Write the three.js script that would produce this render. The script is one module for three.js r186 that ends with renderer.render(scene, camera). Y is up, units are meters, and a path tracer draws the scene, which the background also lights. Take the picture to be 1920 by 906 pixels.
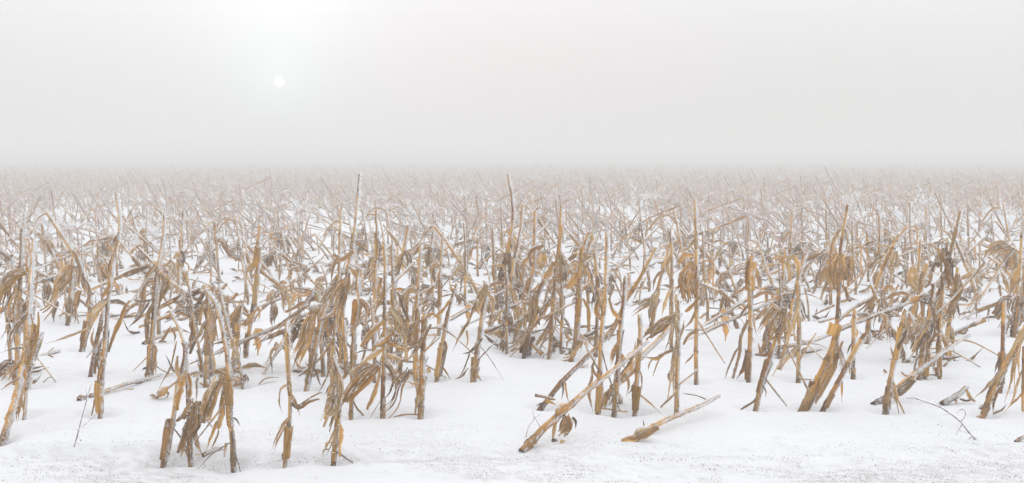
import * as THREE from 'three';

// ---------------------------------------------------------------- camera, sky, sun, exposure
const W = 1920, H = 906, FOCAL = 2200, HORIZON = 297, EYE = 1.05;       // the photograph's pixels; metres
const PITCH = Math.atan((H / 2 - HORIZON) / FOCAL);
const scene = new THREE.Scene();
const camera = new THREE.PerspectiveCamera(2 * Math.atan(H / 2 / FOCAL) * 180 / Math.PI, W / H, 0.1, 2000);
camera.position.set(0, EYE, 0);
camera.rotation.x = -PITCH;
scene.add(camera);
const renderer = new THREE.WebGLRenderer({ antialias: true });
renderer.toneMapping = THREE.LinearToneMapping;
renderer.toneMappingExposure = 1.25;
renderer.shadowMap.enabled = true;

const V3 = (x, y, z) => new THREE.Vector3(x, y, z);
const C = Math.cos(PITCH), S = Math.sin(PITCH);
function ray(px, py) {                                                  // direction through a pixel, scaled to run 1 m into the scene
  const x = (px - W / 2) / FOCAL, y = -(py - H / 2) / FOCAL;
  const wy = y * C - S, wz = -(C + y * S);
  return V3(x / -wz, wy / -wz, -1);
}
const sunDir = ray(523, 153).normalize(), glowDir = ray(530, 20).normalize();        // the veil of light is brightest a little above the disc

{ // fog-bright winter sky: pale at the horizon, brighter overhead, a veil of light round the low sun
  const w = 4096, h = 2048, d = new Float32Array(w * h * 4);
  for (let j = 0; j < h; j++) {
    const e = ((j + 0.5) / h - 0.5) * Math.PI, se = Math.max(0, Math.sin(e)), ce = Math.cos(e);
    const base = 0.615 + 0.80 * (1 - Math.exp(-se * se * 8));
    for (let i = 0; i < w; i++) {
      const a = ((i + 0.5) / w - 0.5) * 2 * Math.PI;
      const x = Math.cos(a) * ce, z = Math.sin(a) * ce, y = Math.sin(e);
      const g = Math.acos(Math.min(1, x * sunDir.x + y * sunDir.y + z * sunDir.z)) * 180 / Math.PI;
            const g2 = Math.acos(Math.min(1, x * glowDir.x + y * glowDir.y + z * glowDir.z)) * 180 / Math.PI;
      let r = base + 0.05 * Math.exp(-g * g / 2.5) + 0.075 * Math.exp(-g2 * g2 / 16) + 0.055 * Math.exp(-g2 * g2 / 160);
      if (g < 0.235) r += 0.8 * Math.min(1, (0.235 - g) / 0.18);
      const near = Math.exp(-g * g / 8), side = (a + Math.PI / 2) * 57.3 - 1, rose = Math.exp(-((e * 57.3 - 4.5) ** 2) / 16) * (1 - near) * (Math.exp(-side * side / 190) * 1.5 - 0.35);
      const k = (j * w + i) * 4;
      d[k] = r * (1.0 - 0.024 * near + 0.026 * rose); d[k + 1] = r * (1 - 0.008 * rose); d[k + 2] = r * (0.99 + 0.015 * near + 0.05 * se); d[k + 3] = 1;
    }
  }
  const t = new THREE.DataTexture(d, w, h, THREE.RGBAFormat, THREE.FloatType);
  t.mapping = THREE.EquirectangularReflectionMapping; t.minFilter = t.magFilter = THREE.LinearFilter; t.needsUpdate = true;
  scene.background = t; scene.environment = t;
}
const sun = new THREE.DirectionalLight(new THREE.Color(1, 0.965, 0.91), 2.3);
sun.position.copy(sunDir).multiplyScalar(60); sun.castShadow = true; sun.shadow.radius = 22;
sun.shadow.camera.left = sun.shadow.camera.bottom = -30; sun.shadow.camera.right = sun.shadow.camera.top = 30; sun.shadow.camera.far = 200;
scene.add(sun, sun.target);
scene.fog = new THREE.FogExp2(new THREE.Color(0.98, 0.985, 0.975), 0.022);

// ---------------------------------------------------------------- chance and noise, always the same
function chance(a) { return () => { a |= 0; a = a + 0x6D2B79F5 | 0; let t = Math.imul(a ^ a >>> 15, 1 | a); t = t + Math.imul(t ^ t >>> 7, 61 | t) ^ t; return ((t ^ t >>> 14) >>> 0) / 4294967296; }; }
const hash = (x, y, z = 0) => { let h = Math.imul(x, 374761393) ^ Math.imul(y, 668265263) ^ Math.imul(z, 2147483647 - 5); h = Math.imul(h ^ h >>> 13, 1274126177); return ((h ^ h >>> 16) >>> 0) / 4294967296; };
function noise(x, y, s = 0) {
  const xi = Math.floor(x), yi = Math.floor(y), f = x - xi, g = y - yi, u = f * f * (3 - 2 * f), v = g * g * (3 - 2 * g);
  return (hash(xi, yi, s) * (1 - u) + hash(xi + 1, yi, s) * u) * (1 - v) + (hash(xi, yi + 1, s) * (1 - u) + hash(xi + 1, yi + 1, s) * u) * v;
}
const fbm = (x, y, s = 0, o = 4) => { let a = 0, k = 0.5; for (let i = 0; i < o; i++) { a += k * noise(x, y, s + i); x *= 2.03; y *= 2.03; k *= 0.5; } return a; };
const smooth = (a, b, x) => { const t = Math.min(1, Math.max(0, (x - a) / (b - a))); return t * t * (3 - 2 * t); };
const mix = (a, b, t) => a + (b - a) * t;

// ---------------------------------------------------------------- snow level
const wells = [];                                                        // melt wells round the stems: [x, z, radius, depth]
function level(x, z) {
  const d = -z;
  let y = 0.055 * (fbm(x * 0.55, z * 0.9, 11) - 0.47) + 0.03 * (fbm(x * 1.9, z * 2.9, 21, 3) - 0.44);
  if (d < 9) y += 0.007 * (noise(x * 8, z * 13, 51) + 0.6 * noise(x * 19, z * 30, 52) - 0.8) * (1 - smooth(6, 9, d));
  y *= smooth(1.5, 4.5, d) * (1 + smooth(9, 25, d) * 1.1);
  const lip = 4.24 + 0.05 * Math.sin(x * 3.1) + 0.06 * (noise(x * 2.5, 3, 5) - 0.5);      // wind-cut edge of the crust
  y -= (0.02 * smooth(-0.75, -1.0, x) + 0.012) * (1 - smooth(lip - 0.05, lip + 0.03, d));
  return y;
}
function well(x, z, list) {                                              // the hollow round the stems at a place
  let deep = 0, lip = 0;
  for (const [a, b, r, k] of list) { const q = ((x - a) ** 2 + (z - b) ** 2) / (r * r); if (q < 9) { deep = Math.max(deep, k * Math.exp(-q)); lip = Math.max(lip, 0.14 * k * Math.exp(-((Math.sqrt(q) - 1.8) ** 2) * 2)); } }
  return lip - deep;
}
const snowAt = (x, z) => level(x, z) + well(x, z, wells);
const at = (px, py, depth) => { const d = ray(px, py); return V3(d.x * depth, EYE + d.y * depth, -depth); };
function groundDepth(px, py) {
  const d = ray(px, py); let z = EYE / -d.y;
  for (let i = 0; i < 6; i++) z = (EYE - level(d.x * z, -z)) / -d.y;
  return z;
}

// ---------------------------------------------------------------- materials
function grain(w, h, f) {
  const d = new Uint8Array(w * h * 4);
  for (let j = 0; j < h; j++) for (let i = 0; i < w; i++) { const v = Math.round(255 * Math.min(1, Math.max(0, f(i / w, j / h)))), k = (j * w + i) * 4; d[k] = d[k + 1] = d[k + 2] = v; d[k + 3] = 255; }
  const t = new THREE.DataTexture(d, w, h); t.wrapS = t.wrapT = THREE.RepeatWrapping; t.magFilter = THREE.LinearFilter; t.minFilter = THREE.LinearMipmapLinearFilter; t.generateMipmaps = true; t.needsUpdate = true;
  return t;
}
const wrapped = (u, v, a, b, s) => { const f = smooth(0.85, 1, u), g = smooth(0.85, 1, v); const q = (x, y) => noise(x * a, y * b, s); return mix(mix(q(u, v), q(u - 1, v), f), mix(q(u, v - 1), q(u - 1, v - 1), f), g); };
const fibre = grain(256, 512, (u, v) => { const a = wrapped(u, v, 46, 3, 1), b = wrapped(u, v, 110, 9, 2), c = wrapped(u, v, 9, 11, 3), m = wrapped(u, v, 30, 40, 4); return 0.34 + 0.46 * a + 0.4 * b + 0.3 * (c - 0.3) - 0.15 * smooth(0.75, 0.92, m); });
const fibreBump = grain(256, 512, (u, v) => 0.55 * wrapped(u, v, 46, 3, 1) + 0.45 * wrapped(u, v, 110, 9, 2));
const snowBump = grain(512, 512, (u, v) => 0.45 * wrapped(u, v, 30, 60, 7) + 0.35 * wrapped(u, v, 90, 120, 8) + 0.2 * wrapped(u, v, 240, 240, 9));
const M = {
  stem: new THREE.MeshPhysicalMaterial({ specularIntensity: 0.25, vertexColors: true, map: fibre, bumpMap: fibreBump, bumpScale: 0.002, roughness: 0.72, side: THREE.DoubleSide }),
  leaf: new THREE.MeshPhysicalMaterial({ specularIntensity: 0.15, vertexColors: true, map: fibre, bumpMap: fibreBump, bumpScale: 0.002, roughness: 0.95, transmission: 0.1, thickness: 0, side: THREE.DoubleSide }),
  frost: new THREE.MeshPhysicalMaterial({ color: new THREE.Color(0.9, 0.92, 0.94), roughness: 1, transmission: 0.3, thickness: 0, side: THREE.DoubleSide }),
  snow: new THREE.MeshStandardMaterial({ vertexColors: true, bumpMap: snowBump, bumpScale: 0.006, roughness: 0.85 }),
  crumb: new THREE.MeshStandardMaterial({ color: new THREE.Color(0.12, 0.09, 0.07), roughness: 1 }),
  twig: new THREE.MeshStandardMaterial({ vertexColors: true, roughness: 0.9 }),
};
const RIME = [0.86, 0.88, 0.91];
const STEM = [[0.720, 0.394, 0.112], [0.648, 0.365, 0.130], [0.612, 0.324, 0.095], [0.414, 0.245, 0.108], [0.315, 0.149, 0.052], [0.702, 0.423, 0.158]];
const LEAF = [[0.702, 0.390, 0.112], [0.648, 0.382, 0.140], [0.720, 0.481, 0.224], [0.378, 0.195, 0.066], [0.486, 0.295, 0.133], [0.630, 0.324, 0.081]];
const FARTHER = [[0.825, 0.494, 0.226], [0.716, 0.423, 0.190], [0.586, 0.338, 0.150], [0.455, 0.252, 0.117]];                // browns of the rows behind, haze paleness mixed into the colour
const DARK = [[0.22, 0.14, 0.08], [0.3, 0.2, 0.12], [0.17, 0.12, 0.09]];
const blend = (a, b, t) => [mix(a[0], b[0], t), mix(a[1], b[1], t), mix(a[2], b[2], t)];

// ---------------------------------------------------------------- meshes of stems, leaves, husks and rime
class Mesher {
  constructor() { this.p = []; this.u = []; this.c = []; this.i = []; }
  v(p, u, v, c) { this.p.push(p.x, p.y, p.z); this.u.push(u, v); this.c.push(c[0], c[1], c[2]); return this.p.length / 3 - 1; }
  grid(rows, n, close) {
    for (let a = 0; a + 1 < rows.length; a++) for (let b = 0; b < n - (close ? 0 : 1); b++) {
      const q = rows[a][b], r = rows[a][(b + 1) % n], s = rows[a + 1][b], t = rows[a + 1][(b + 1) % n];
      this.i.push(q, r, s, r, t, s);
    }
  }
  geo() {
    const g = new THREE.BufferGeometry();
    g.setAttribute('position', new THREE.Float32BufferAttribute(this.p, 3)); g.setAttribute('uv', new THREE.Float32BufferAttribute(this.u, 2)); g.setAttribute('color', new THREE.Float32BufferAttribute(this.c, 3));
    g.setIndex(this.i); g.computeVertexNormals(); return g;
  }
}
const curveOf = pts => new THREE.CatmullRomCurve3(pts, false, 'centripetal');
function lengthOf(pts) { let l = 0; for (let i = 1; i < pts.length; i++) l += pts[i].distanceTo(pts[i - 1]); return l; }

// a jointed corn stem; rime: array that collects [point, outward, amount]
function stem(m, pts, r0, r1, R, { fine = 1, rime = null, frost = 0.5, dark = 0.5, palette = STEM, sides = 9 } = {}) {
  const curve = curveOf(pts), len = lengthOf(pts), n = Math.max(4, Math.round(len / (0.009 / fine))), f = curve.getSpacedPoints(n);
  const nodes = []; for (let s = 0.03 + R() * 0.07; s < len - 0.01; s += 0.085 + R() * 0.075) nodes.push(s);
  const shade = nodes.map(() => palette[Math.floor(R() * palette.length)]); shade.push(palette[Math.floor(R() * palette.length)]);
  const bulk = R() * 9, phase = R() * 6, rows = [], T = V3(), ref = V3(1, 0.55, 0.25).normalize();
  const along = f[n].clone().sub(f[0]).normalize(); if (Math.abs(along.dot(ref)) > 0.85) ref.set(-0.4, 1, 0.35).normalize();
  for (let k = 0; k <= n; k++) {
    const s = len * k / n; T.copy(f[Math.min(n, k + 1)]).sub(f[Math.max(0, k - 1)]).normalize();
    const N = ref.clone().addScaledVector(T, -ref.dot(T)).normalize(), B = T.clone().cross(N);
    let r = mix(r0, r1, k / n), seg = 0, near = 9; nodes.forEach((q, j) => { if (s > q) seg = j + 1; near = Math.min(near, Math.abs(s - q)); });
    r *= 0.95 + 0.24 * Math.exp(-((near / 0.007) ** 2)) + 0.08 * (noise(s * 40, bulk, 2) - 0.5);
    const row = [];
    for (let b = 0; b < sides; b++) {
      const a = b / sides * 2 * Math.PI, o = N.clone().multiplyScalar(Math.cos(a)).addScaledVector(B, Math.sin(a));
      let rr = r * (1 + 0.07 * Math.cos(2 * a + phase) + 0.1 * (noise(s * 25, b * 1.7 + bulk, 4) - 0.5));
      const p = f[k].clone().addScaledVector(o, rr);
      if (k >= n - 1 && fine > 0.4) p.addScaledVector(T, (hash(b, Math.floor(bulk * 99), k) - 0.45) * r * 2.4);
      let c = shade[seg]; if (seg > 0 && s - nodes[seg - 1] < 0.02) c = blend(c, [0.16, 0.1, 0.06], 0.55);
      c = blend(c, [0.14, 0.1, 0.07], dark * (1 - smooth(0.02, 0.2, s)) * (0.5 + 0.6 * noise(s * 30, b, 6)) + 0.17 * smooth(0.55, 0.8, noise(s * 18, b * 0.7 + bulk, 7)));
      const q = Math.cos(a) * 0.9 + 0.4 * noise(s * 60, b * 0.9 + bulk, 8) - 1.17 + frost * 0.6 + 0.28 * (hash(k, b, Math.floor(bulk * 77)) - 0.5) + 0.42 * Math.pow(k / n, 1.2) - 0.02;
      const w = smooth(0, 0.34, q);
      c = blend(c, RIME, w * 0.92);
      if (rime && Math.cos(a) > 0.3) for (let h = 0; h < 2; h++) if (R() < frost * (0.3 + 1.1 * k / n) * fine) rime.push([p, o, frost]);
      row.push(m.v(p, b / sides * 2 * Math.PI * r / 0.05, s / 0.3, c));
    }
    rows.push(row);
  }
  m.grid(rows, sides, true);
  const top = f[n].clone().addScaledVector(T, -r1 * 0.8), e = m.v(top, 0.5, 0.5, [0.5, 0.4, 0.27]), last = rows[n];
  for (let b = 0; b < sides; b++) m.i.push(last[b], last[(b + 1) % sides], e);
}

// strips of a dead leaf along a line; round > 0 wraps them round it like a husk
function leaf(m, pts, w, R, { strips = 1, split = 0.4, spread = 0.25, round = 0, fold = 0.5, twist = 0.6, rime = null, frost = 0.5, fine = 1, facing = null, color = null, blunt = 0, hug = 0 } = {}) {
  const curve = curveOf(pts), len = lengthOf(pts), n = Math.max(5, Math.round(Math.min(30, len / (0.014 / fine)))), f = curve.getSpacedPoints(n), across = fine > 0.5 ? 6 : 4;
  const face = facing || V3((R() - 0.5) * 1.3, 0.25 + R() * 0.4, 0.9).normalize(), base = color || LEAF[Math.floor(R() * LEAF.length)], tw = (R() - 0.5) * 2 * twist, seed = Math.floor(R() * 1e6);
  const tone = 0.8 + R() * 0.35;
  for (let j = 0; j < strips; j++) {
    const rows = [], uc = strips > 1 ? (j + 0.5) / strips : 0.5, ang = (uc - 0.5) * Math.PI * 2 * round, swing = ((uc - 0.5) * 2 + (R() - 0.5) * 0.9) * spread, dip = (R() - 0.5) * spread, end = strips > 1 ? 0.72 + R() * 0.28 : 1;
    const mine = blend(base, LEAF[Math.floor(R() * LEAF.length)], 0.3 * R()), mood = strips > 1 ? 0.55 + 0.6 * R() : 0.75 + 0.35 * R(), start = j && strips > 2 ? R() * 0.08 : 0;
    let side = null; const T = V3(), lastT = V3();
    for (let k = 0; k <= n; k++) {
      const t = start + (end - start) * k / n, x = t * n, k0 = Math.min(n - 1, Math.floor(x)), p0 = f[k0].clone().lerp(f[k0 + 1], x - k0);
      T.copy(f[Math.min(n, k0 + 1)]).sub(f[Math.max(0, k0 - 1)]).normalize();
      if (!side) side = T.clone().cross(face).normalize(); side.addScaledVector(T, -side.dot(T)).normalize();
      const N = side.clone().cross(T), a = tw * t, sd = side.clone().multiplyScalar(Math.cos(a)).addScaledVector(N, Math.sin(a)), nm = sd.clone().cross(T);
      const out = Math.max(0, t - split), body = hug ? 1 : round ? mix(0.45, 1, smooth(0, 0.4, t)) : mix(0.6, 1, smooth(0, 0.2, t));
      const tip = 1 - smooth(0.55, 1, t / end) * (hug ? 0.12 : blunt ? 0.35 : 0.86);
      let cw = w * body, sw = strips > 1 ? cw / strips * (round ? 2.2 : 1.3) : cw; sw *= (1 + (round ? 0.35 : 0.56) * (noise(t * len * 24, j * 2.7 + seed % 41, 11) - 0.5)) * tip * (1 - 0.3 * smooth(split, 1, t) * (strips > 1 ? 1 : 0));
      const c0 = p0.clone(), loose = smooth(0, 0.2, t) * Math.min(w, 0.05) * (round ? 0.35 : 1); c0.addScaledVector(nm, (noise(t * len * 13, seed % 83, 12) - 0.5) * loose * 0.9).addScaledVector(sd, (noise(t * len * 11, seed % 67, 13) - 0.5) * loose * 0.8);
      if (round) c0.addScaledVector(sd, Math.sin(ang) * cw * 0.5).addScaledVector(nm, Math.cos(ang) * cw * 0.42); else if (strips > 1) c0.addScaledVector(sd, (uc - 0.5) * cw).addScaledVector(nm, (j % 2 - 0.5) * 0.004);
      c0.addScaledVector(sd, swing * Math.pow(out, 1.25) * len).addScaledVector(nm, dip * out * len);
      const wave = (noise(t * len * 22, j * 3.1 + seed % 97, 3) - 0.5) * sw * 0.5, row = [];
      const dir = round ? sd.clone().multiplyScalar(Math.cos(ang)).addScaledVector(nm, -Math.sin(ang)) : sd;
      for (let b = 0; b < across; b++) {
        const u = b / (across - 1), e = u - 0.5, edge = Math.abs(e) * 2, rag = b === 0 || b === across - 1 ? 1 + 0.5 * (noise(t * len * 60, j * 2 + b + seed % 37, 14) - 0.5) - (hash(seed, j * 2 + b, k) > 0.9 ? 0.3 : 0) : 1;
        const p = c0.clone().addScaledVector(dir, e * sw * rag).addScaledVector(nm, (edge * fold - fold * 0.5) * sw * 0.5 + wave * (e + 0.3));
        let c = mine.map(v => v * tone * mood * (0.72 + 0.5 * noise(t * len * 16, u * 3 + j * 5 + seed % 53, 5)));
        c = blend(c, [0.17, 0.115, 0.075], 0.4 * smooth(0.62, 0.85, noise(t * len * 9 + 3, j * 2.3 + seed % 31, 9)) + 0.25 * smooth(0.75, 1, t));
        const q = edge * edge * 0.4 + 0.7 * noise(t * len * 75, u * 4 + j * 7 + seed % 71, 6) + 0.35 * (hash(k, b, seed + j) - 0.5) - (round ? 1.0 : 0.9) + frost * 0.55 + 0.3 * edge * dir.y * Math.sign(e);
        c = blend(c, RIME, smooth(0, 0.4, q) * 0.92);
        row.push(m.v(p, e * sw / 0.06 + j * 0.37, t * len / 0.3, c));
        if (rime && edge > 0.9 && R() < (frost * 0.8 + 0.35 * dir.y * Math.sign(e)) * fine * (round && j && j < strips - 1 ? 0.25 : 1) * smooth(0.25, 0.6, noise(t * len * 30, j + b + seed % 13, 15) + 0.15)) rime.push([p, dir.clone().multiplyScalar(Math.sign(e)).addScaledVector(nm, (R() - 0.5)), frost]);
      }
      rows.push(row);
    }
    m.grid(rows, across, false);
  }
}
// a dry leaf base wrapped part of the way round the stem, its free edges peeling
function sheath(m, curve, a, b, r, R, { rime = null, frost = 0.5, color = null } = {}) {
  const len = curve.getLength() * (b - a), n = Math.max(5, Math.round(len / 0.01)), cols = 9, base = color || LEAF[Math.floor(R() * LEAF.length)], from = R() * 6.3, span = 2.6 + R() * 2.6, seed = Math.floor(R() * 1e5), peel = 0.25 + R() * 0.9, tone = 0.6 + 0.5 * R(), rows = [], T = V3(), ends = [];
  for (let c = 0; c < cols; c++) ends.push(0.86 + 0.14 * hash(c, seed));
  const probe = curve.getTangent(a), ref = Math.abs(probe.z) > 0.8 ? V3(1, 0, 0) : V3(0, 0, 1);
  for (let k = 0; k <= n; k++) {
    const row = [];
    for (let c = 0; c < cols; c++) {
      const t = k / n * ends[c], q = a + (b - a) * t, o0 = curve.getPoint(q); T.copy(curve.getTangent(q));
      const N = ref.clone().addScaledVector(T, -ref.dot(T)).normalize(), B = T.clone().cross(N), u = c / (cols - 1), f = from + span * (u - 0.5), edge = Math.abs(u - 0.5) * 2;
      const o = N.clone().multiplyScalar(Math.cos(f)).addScaledVector(B, Math.sin(f)), rr = r * (1.06 + 0.12 * noise(t * len * 30, c * 0.8 + seed % 61, 3) + peel * Math.pow(edge, 3) * Math.pow(t, 2));
      const p = o0.addScaledVector(o, rr); let col = base.map(v => v * tone * (0.7 + 0.55 * noise(t * len * 14, c * 1.1 + seed % 43, 5)));
      col = blend(col, [0.15, 0.1, 0.06], 0.45 * smooth(0.6, 0.85, noise(t * len * 12, c * 0.6 + seed % 29, 9)));
      col = blend(col, RIME, 0.92 * smooth(0, 0.4, edge * edge * 0.35 + 0.35 * o.x + 0.2 * t + 0.6 * noise(t * len * 75, c + seed % 71, 6) + 0.3 * (hash(k, c, seed) - 0.5) - 1.08 + frost * 0.6));
      row.push(m.v(p, f * r / 0.05, t * len / 0.3, col));
      if (rime && (edge > 0.9 || (k === n && R() < 0.7)) && R() < frost) rime.push([p, o, frost]);
    }
    rows.push(row);
  }
  m.grid(rows, cols, false);
}
// an ear still wrapped in its husk
function ear(m, pts, w, R, { rime = null, frost = 0.4, color = null } = {}) {
  const curve = curveOf(pts), n = 12, f = curve.getSpacedPoints(n), len = lengthOf(pts), rows = [], T = f[n].clone().sub(f[0]).normalize(), N = V3(0.2, 0.3, 1).addScaledVector(T, -T.dot(V3(0.2, 0.3, 1))).normalize(), B = T.clone().cross(N), base = color || LEAF[Math.floor(R() * 3)], sd = Math.floor(R() * 999);
  for (let k = 0; k <= n; k++) {
    const t = k / n, r = w / 2 * Math.pow(Math.sin(Math.PI * mix(0.1, 0.97, t)), 0.7), row = [];
    for (let b = 0; b < 14; b++) {
      const a = b / 14 * 2 * Math.PI, o = N.clone().multiplyScalar(Math.cos(a)).addScaledVector(B, Math.sin(a));
      const p = f[k].clone().addScaledVector(o, r * (1 + 0.13 * Math.sin(a * 4 + sd) + 0.12 * (hash(b, k, sd) - 0.5)));
      let c = base.map(v => v * (0.75 + 0.4 * noise(t * 3, b * 1.3 + sd, 3))); c = blend(c, RIME, smooth(0.1, 0.5, o.y * 0.5 + 0.5 * noise(t * 12, b + sd, 4) - 0.55 + frost));
      row.push(m.v(p, b / 14 * 2, t * len / 0.3, c)); if (rime && R() < frost * 0.8) rime.push([p, o, frost]);
    }
    rows.push(row);
  }
  m.grid(rows, 14, true);
}
// needles of rime standing on whatever was collected
function needles(list, R, size = 1) {
  const p = [], t = V3(), s0 = V3();
  for (const [q0, o, k] of list) for (let h = 0; h < 2; h++) {
    const q = q0.clone().add(s0.set(R() - 0.5, R() - 0.5, R() - 0.5).multiplyScalar(0.009)), d = o.clone().normalize().add(t.set(R() - 0.4, R() - 0.35, R() - 0.5).multiplyScalar(1.1)).normalize(), l = (0.002 + 0.0065 * R() * (0.6 + k)) * size, s = t.set(R() - 0.5, R() - 0.5, R() - 0.5).cross(d).normalize().multiplyScalar(0.0011 * size + 0.0007 * R());
    p.push(q.x - s.x, q.y - s.y, q.z - s.z, q.x + s.x, q.y + s.y, q.z + s.z, q.x + d.x * l, q.y + d.y * l, q.z + d.z * l);
  }
  const g = new THREE.BufferGeometry(); g.setAttribute('position', new THREE.Float32BufferAttribute(p, 3)); g.computeVertexNormals(); return g;
}

// ---------------------------------------------------------------- naming
const used = {};
function numbered(n) { const k = used[n] = (used[n] ?? -1) + 1; return k ? `${n}_${String(k).padStart(3, '0')}` : n; }
function thing(name, label, category, pos, group) {
  const o = new THREE.Group(); o.name = numbered(name); if (pos) o.position.copy(pos); o.userData = { label, category }; if (group) o.userData.group = group; scene.add(o); return o;
}
function part(name, geometry, material, parent, stuff) {
  const o = new THREE.Mesh(geometry, material); o.name = name; o.castShadow = o.receiveShadow = true; if (stuff) o.userData.kind = 'stuff'; parent.add(o); return o;
}
function structure(name, geometry, material) { const o = new THREE.Mesh(geometry, material); o.name = name; o.castShadow = o.receiveShadow = true; o.userData.kind = 'structure'; scene.add(o); return o; }

// ---------------------------------------------------------------- the rows by the field's edge, stalk by stalk
const later = [];                                                        // built once every melt well is known
function parse(s) {
  const o = { pts: [] };
  for (const t of s.trim().split(/\s+/)) { if (t.includes(',')) o.pts.push(t.split(',').map(Number)); else if (/^[A-Z]$/.test(t)) o.type = t; else o[t[0]] = parseFloat(t.slice(1)); }
  return o;
}
let serial = 1;
function P(label, stemSpec, rest = '', o = {}) {
  const s = parse(stemSpec), z0 = o.z || groundDepth(...s.pts[0]), foot = at(...s.pts[0], z0);
  if (!o.lying) wells.push([foot.x, foot.z, 0.062, 0.03]);
  later.push(() => build(label, s, rest, o, z0, serial++));
}
function build(label, s, rest, o, z0, n) {
  const R = chance(n * 7919 + 13), cum = [0]; s.pts.forEach((p, i) => { if (i) cum.push(cum[i - 1] + Math.hypot(p[0] - s.pts[i - 1][0], p[1] - s.pts[i - 1][1])); });
  const total = cum[cum.length - 1], m0 = z0 / FOCAL, dz = o.dz ?? (R() - 0.5) * 0.22 * total * m0, frost = o.frost ?? 0.48 + R() * 0.12;
  const depth = s.pts.map((p, i) => z0 + dz * cum[i] / total), pts = s.pts.map((p, i) => at(...p, depth[i])), foot = pts[0].clone();
  const t = thing(o.name || 'cornstalk', label, o.cat || 'cornstalk', foot, 'group' in o ? o.group : o.name ? null : 'frosted cornstalks standing in rows');
  if (!o.group && o.group !== undefined) delete t.userData.group;
  const local = pts.map(p => p.clone().sub(foot)), rime = [];
  if (!o.lying) local.unshift(local[0].clone().addScaledVector(local[1].clone().sub(local[0]).normalize(), -0.06));
  const r0 = s.w * 0.44 * m0, m = new Mesher();
  stem(m, local, r0, r0 * (s.e ? s.e / s.w : 0.78), R, { rime, frost: frost * (0.8 + 0.5 * R()), dark: o.dark ?? 0.6 + R() * 0.5, palette: o.brown ? [STEM[3], STEM[4], STEM[4], STEM[2]] : o.gold ? [STEM[0], STEM[0], STEM[1], STEM[2]] : STEM, fine: z0 > 6 ? 0.7 : 1, sides: 10 });
  part('stem', m.geo(), M.stem, t);
  const near = p => { let b = 0, bd = 1e9; s.pts.forEach((q, i) => { const d = Math.hypot(p[0] - q[0], p[1] - q[1]); if (d < bd) { bd = d; b = i; } }); return depth[b]; };
  for (const spec of rest.split(';')) {
    if (!spec.trim()) continue;
    const l = parse(spec), d0 = near(l.pts[0]) - (l.f !== undefined ? l.f / 100 : R() < 0.75 ? 0.014 : -0.012), k = l.pts.length - 1, lenPx = l.pts.reduce((a, p, i) => i ? a + Math.hypot(p[0] - l.pts[i - 1][0], p[1] - l.pts[i - 1][1]) : 0, 0);
    const push = l.d !== undefined ? l.d / 100 : (R() - 0.62) * 0.35 * lenPx * m0;
    const q = l.pts.map((p, i) => at(...p, d0 + push * i / k).sub(foot)); for (const p of q) { const lowest = level(p.x + foot.x, p.z + foot.z) + 0.004 - foot.y; if (p.y < lowest) p.y = lowest; }
    if (q.length === 2) q.splice(1, 0, q[0].clone().lerp(q[1], 0.5).add(V3((R() - 0.5) * 0.012, 0, 0.01 * R())));
    const w = (l.w || 4) * m0 * (l.type === 'H' ? 0.8 : l.type === 'L' ? 0.78 : 1), g = new Mesher(), fine = z0 > 6 ? 0.75 : 1, fr = frost * (0.75 + 0.5 * R());
    if (l.type === 'L') leaf(g, q, w, R, { strips: l.k || (l.w > 11 && R() < 0.5 ? 2 : 1), spread: 0.22, rime, frost: fr, fine, color: l.c !== undefined ? LEAF[l.c] : null, blunt: l.w > 9 ? 1 : 0 });
    if (l.type === 'S') leaf(g, q, w, R, { strips: l.k || 4, split: 0.15, spread: 0.3, rime, frost: fr, fine });
    if (l.type === 'H') leaf(g, q, w, R, { strips: Math.min(7, l.k || 4), split: 0.6, spread: 0.05, round: 0.34, rime, frost: fr * 0.95, fine, blunt: R() < 0.6 ? 1 : 0, twist: 0.7, color: l.c !== undefined ? LEAF[l.c] : null });
    if (l.type === 'X') sheath(g, curveOf(q), 0, 1, w * 0.4, R, { rime, frost: fr * 0.9, color: l.c !== undefined ? LEAF[l.c] : null });
    if (l.type === 'T') leaf(g, q, w, R, { rime, frost: fr * 0.9, fine, twist: 1.5, color: R() < 0.6 ? DARK[Math.floor(R() * 3)] : null });
    if (l.type === 'B') stem(g, q, w / 2, w * 0.36, R, { rime, frost: fr, dark: 0.3, fine });
    if (l.type === 'E') ear(g, q, w, R, { rime, frost: fr * 0.7, color: l.c !== undefined ? LEAF[l.c] : null });
    part({ L: 'leaf', S: 'shredded_leaf', H: 'husk', X: 'leaf_sheath', T: 'leaf_shred', B: 'broken_stem', E: 'ear' }[l.type], g.geo(), 'BE'.includes(l.type) ? M.stem : M.leaf, t);
  }
  const long = lengthOf(local), path = curveOf(local);
  if (!o.plain) for (let k = 0, c = long > 0.22 ? 1 + Math.floor(R() * 2.7) : 0; k < c; k++) {                                       // sheaths clasping the stem
    const a = 0.07 + R() * 0.7, g = new Mesher(); sheath(g, path, a, Math.min(0.99, a + (0.06 + 0.1 * R()) / long), mix(r0, s.e ? r0 * s.e / s.w : r0 * 0.78, a + 0.06) * 1.04, R, { rime, frost }); part('leaf_sheath', g.geo(), M.leaf, t);
  }
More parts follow.
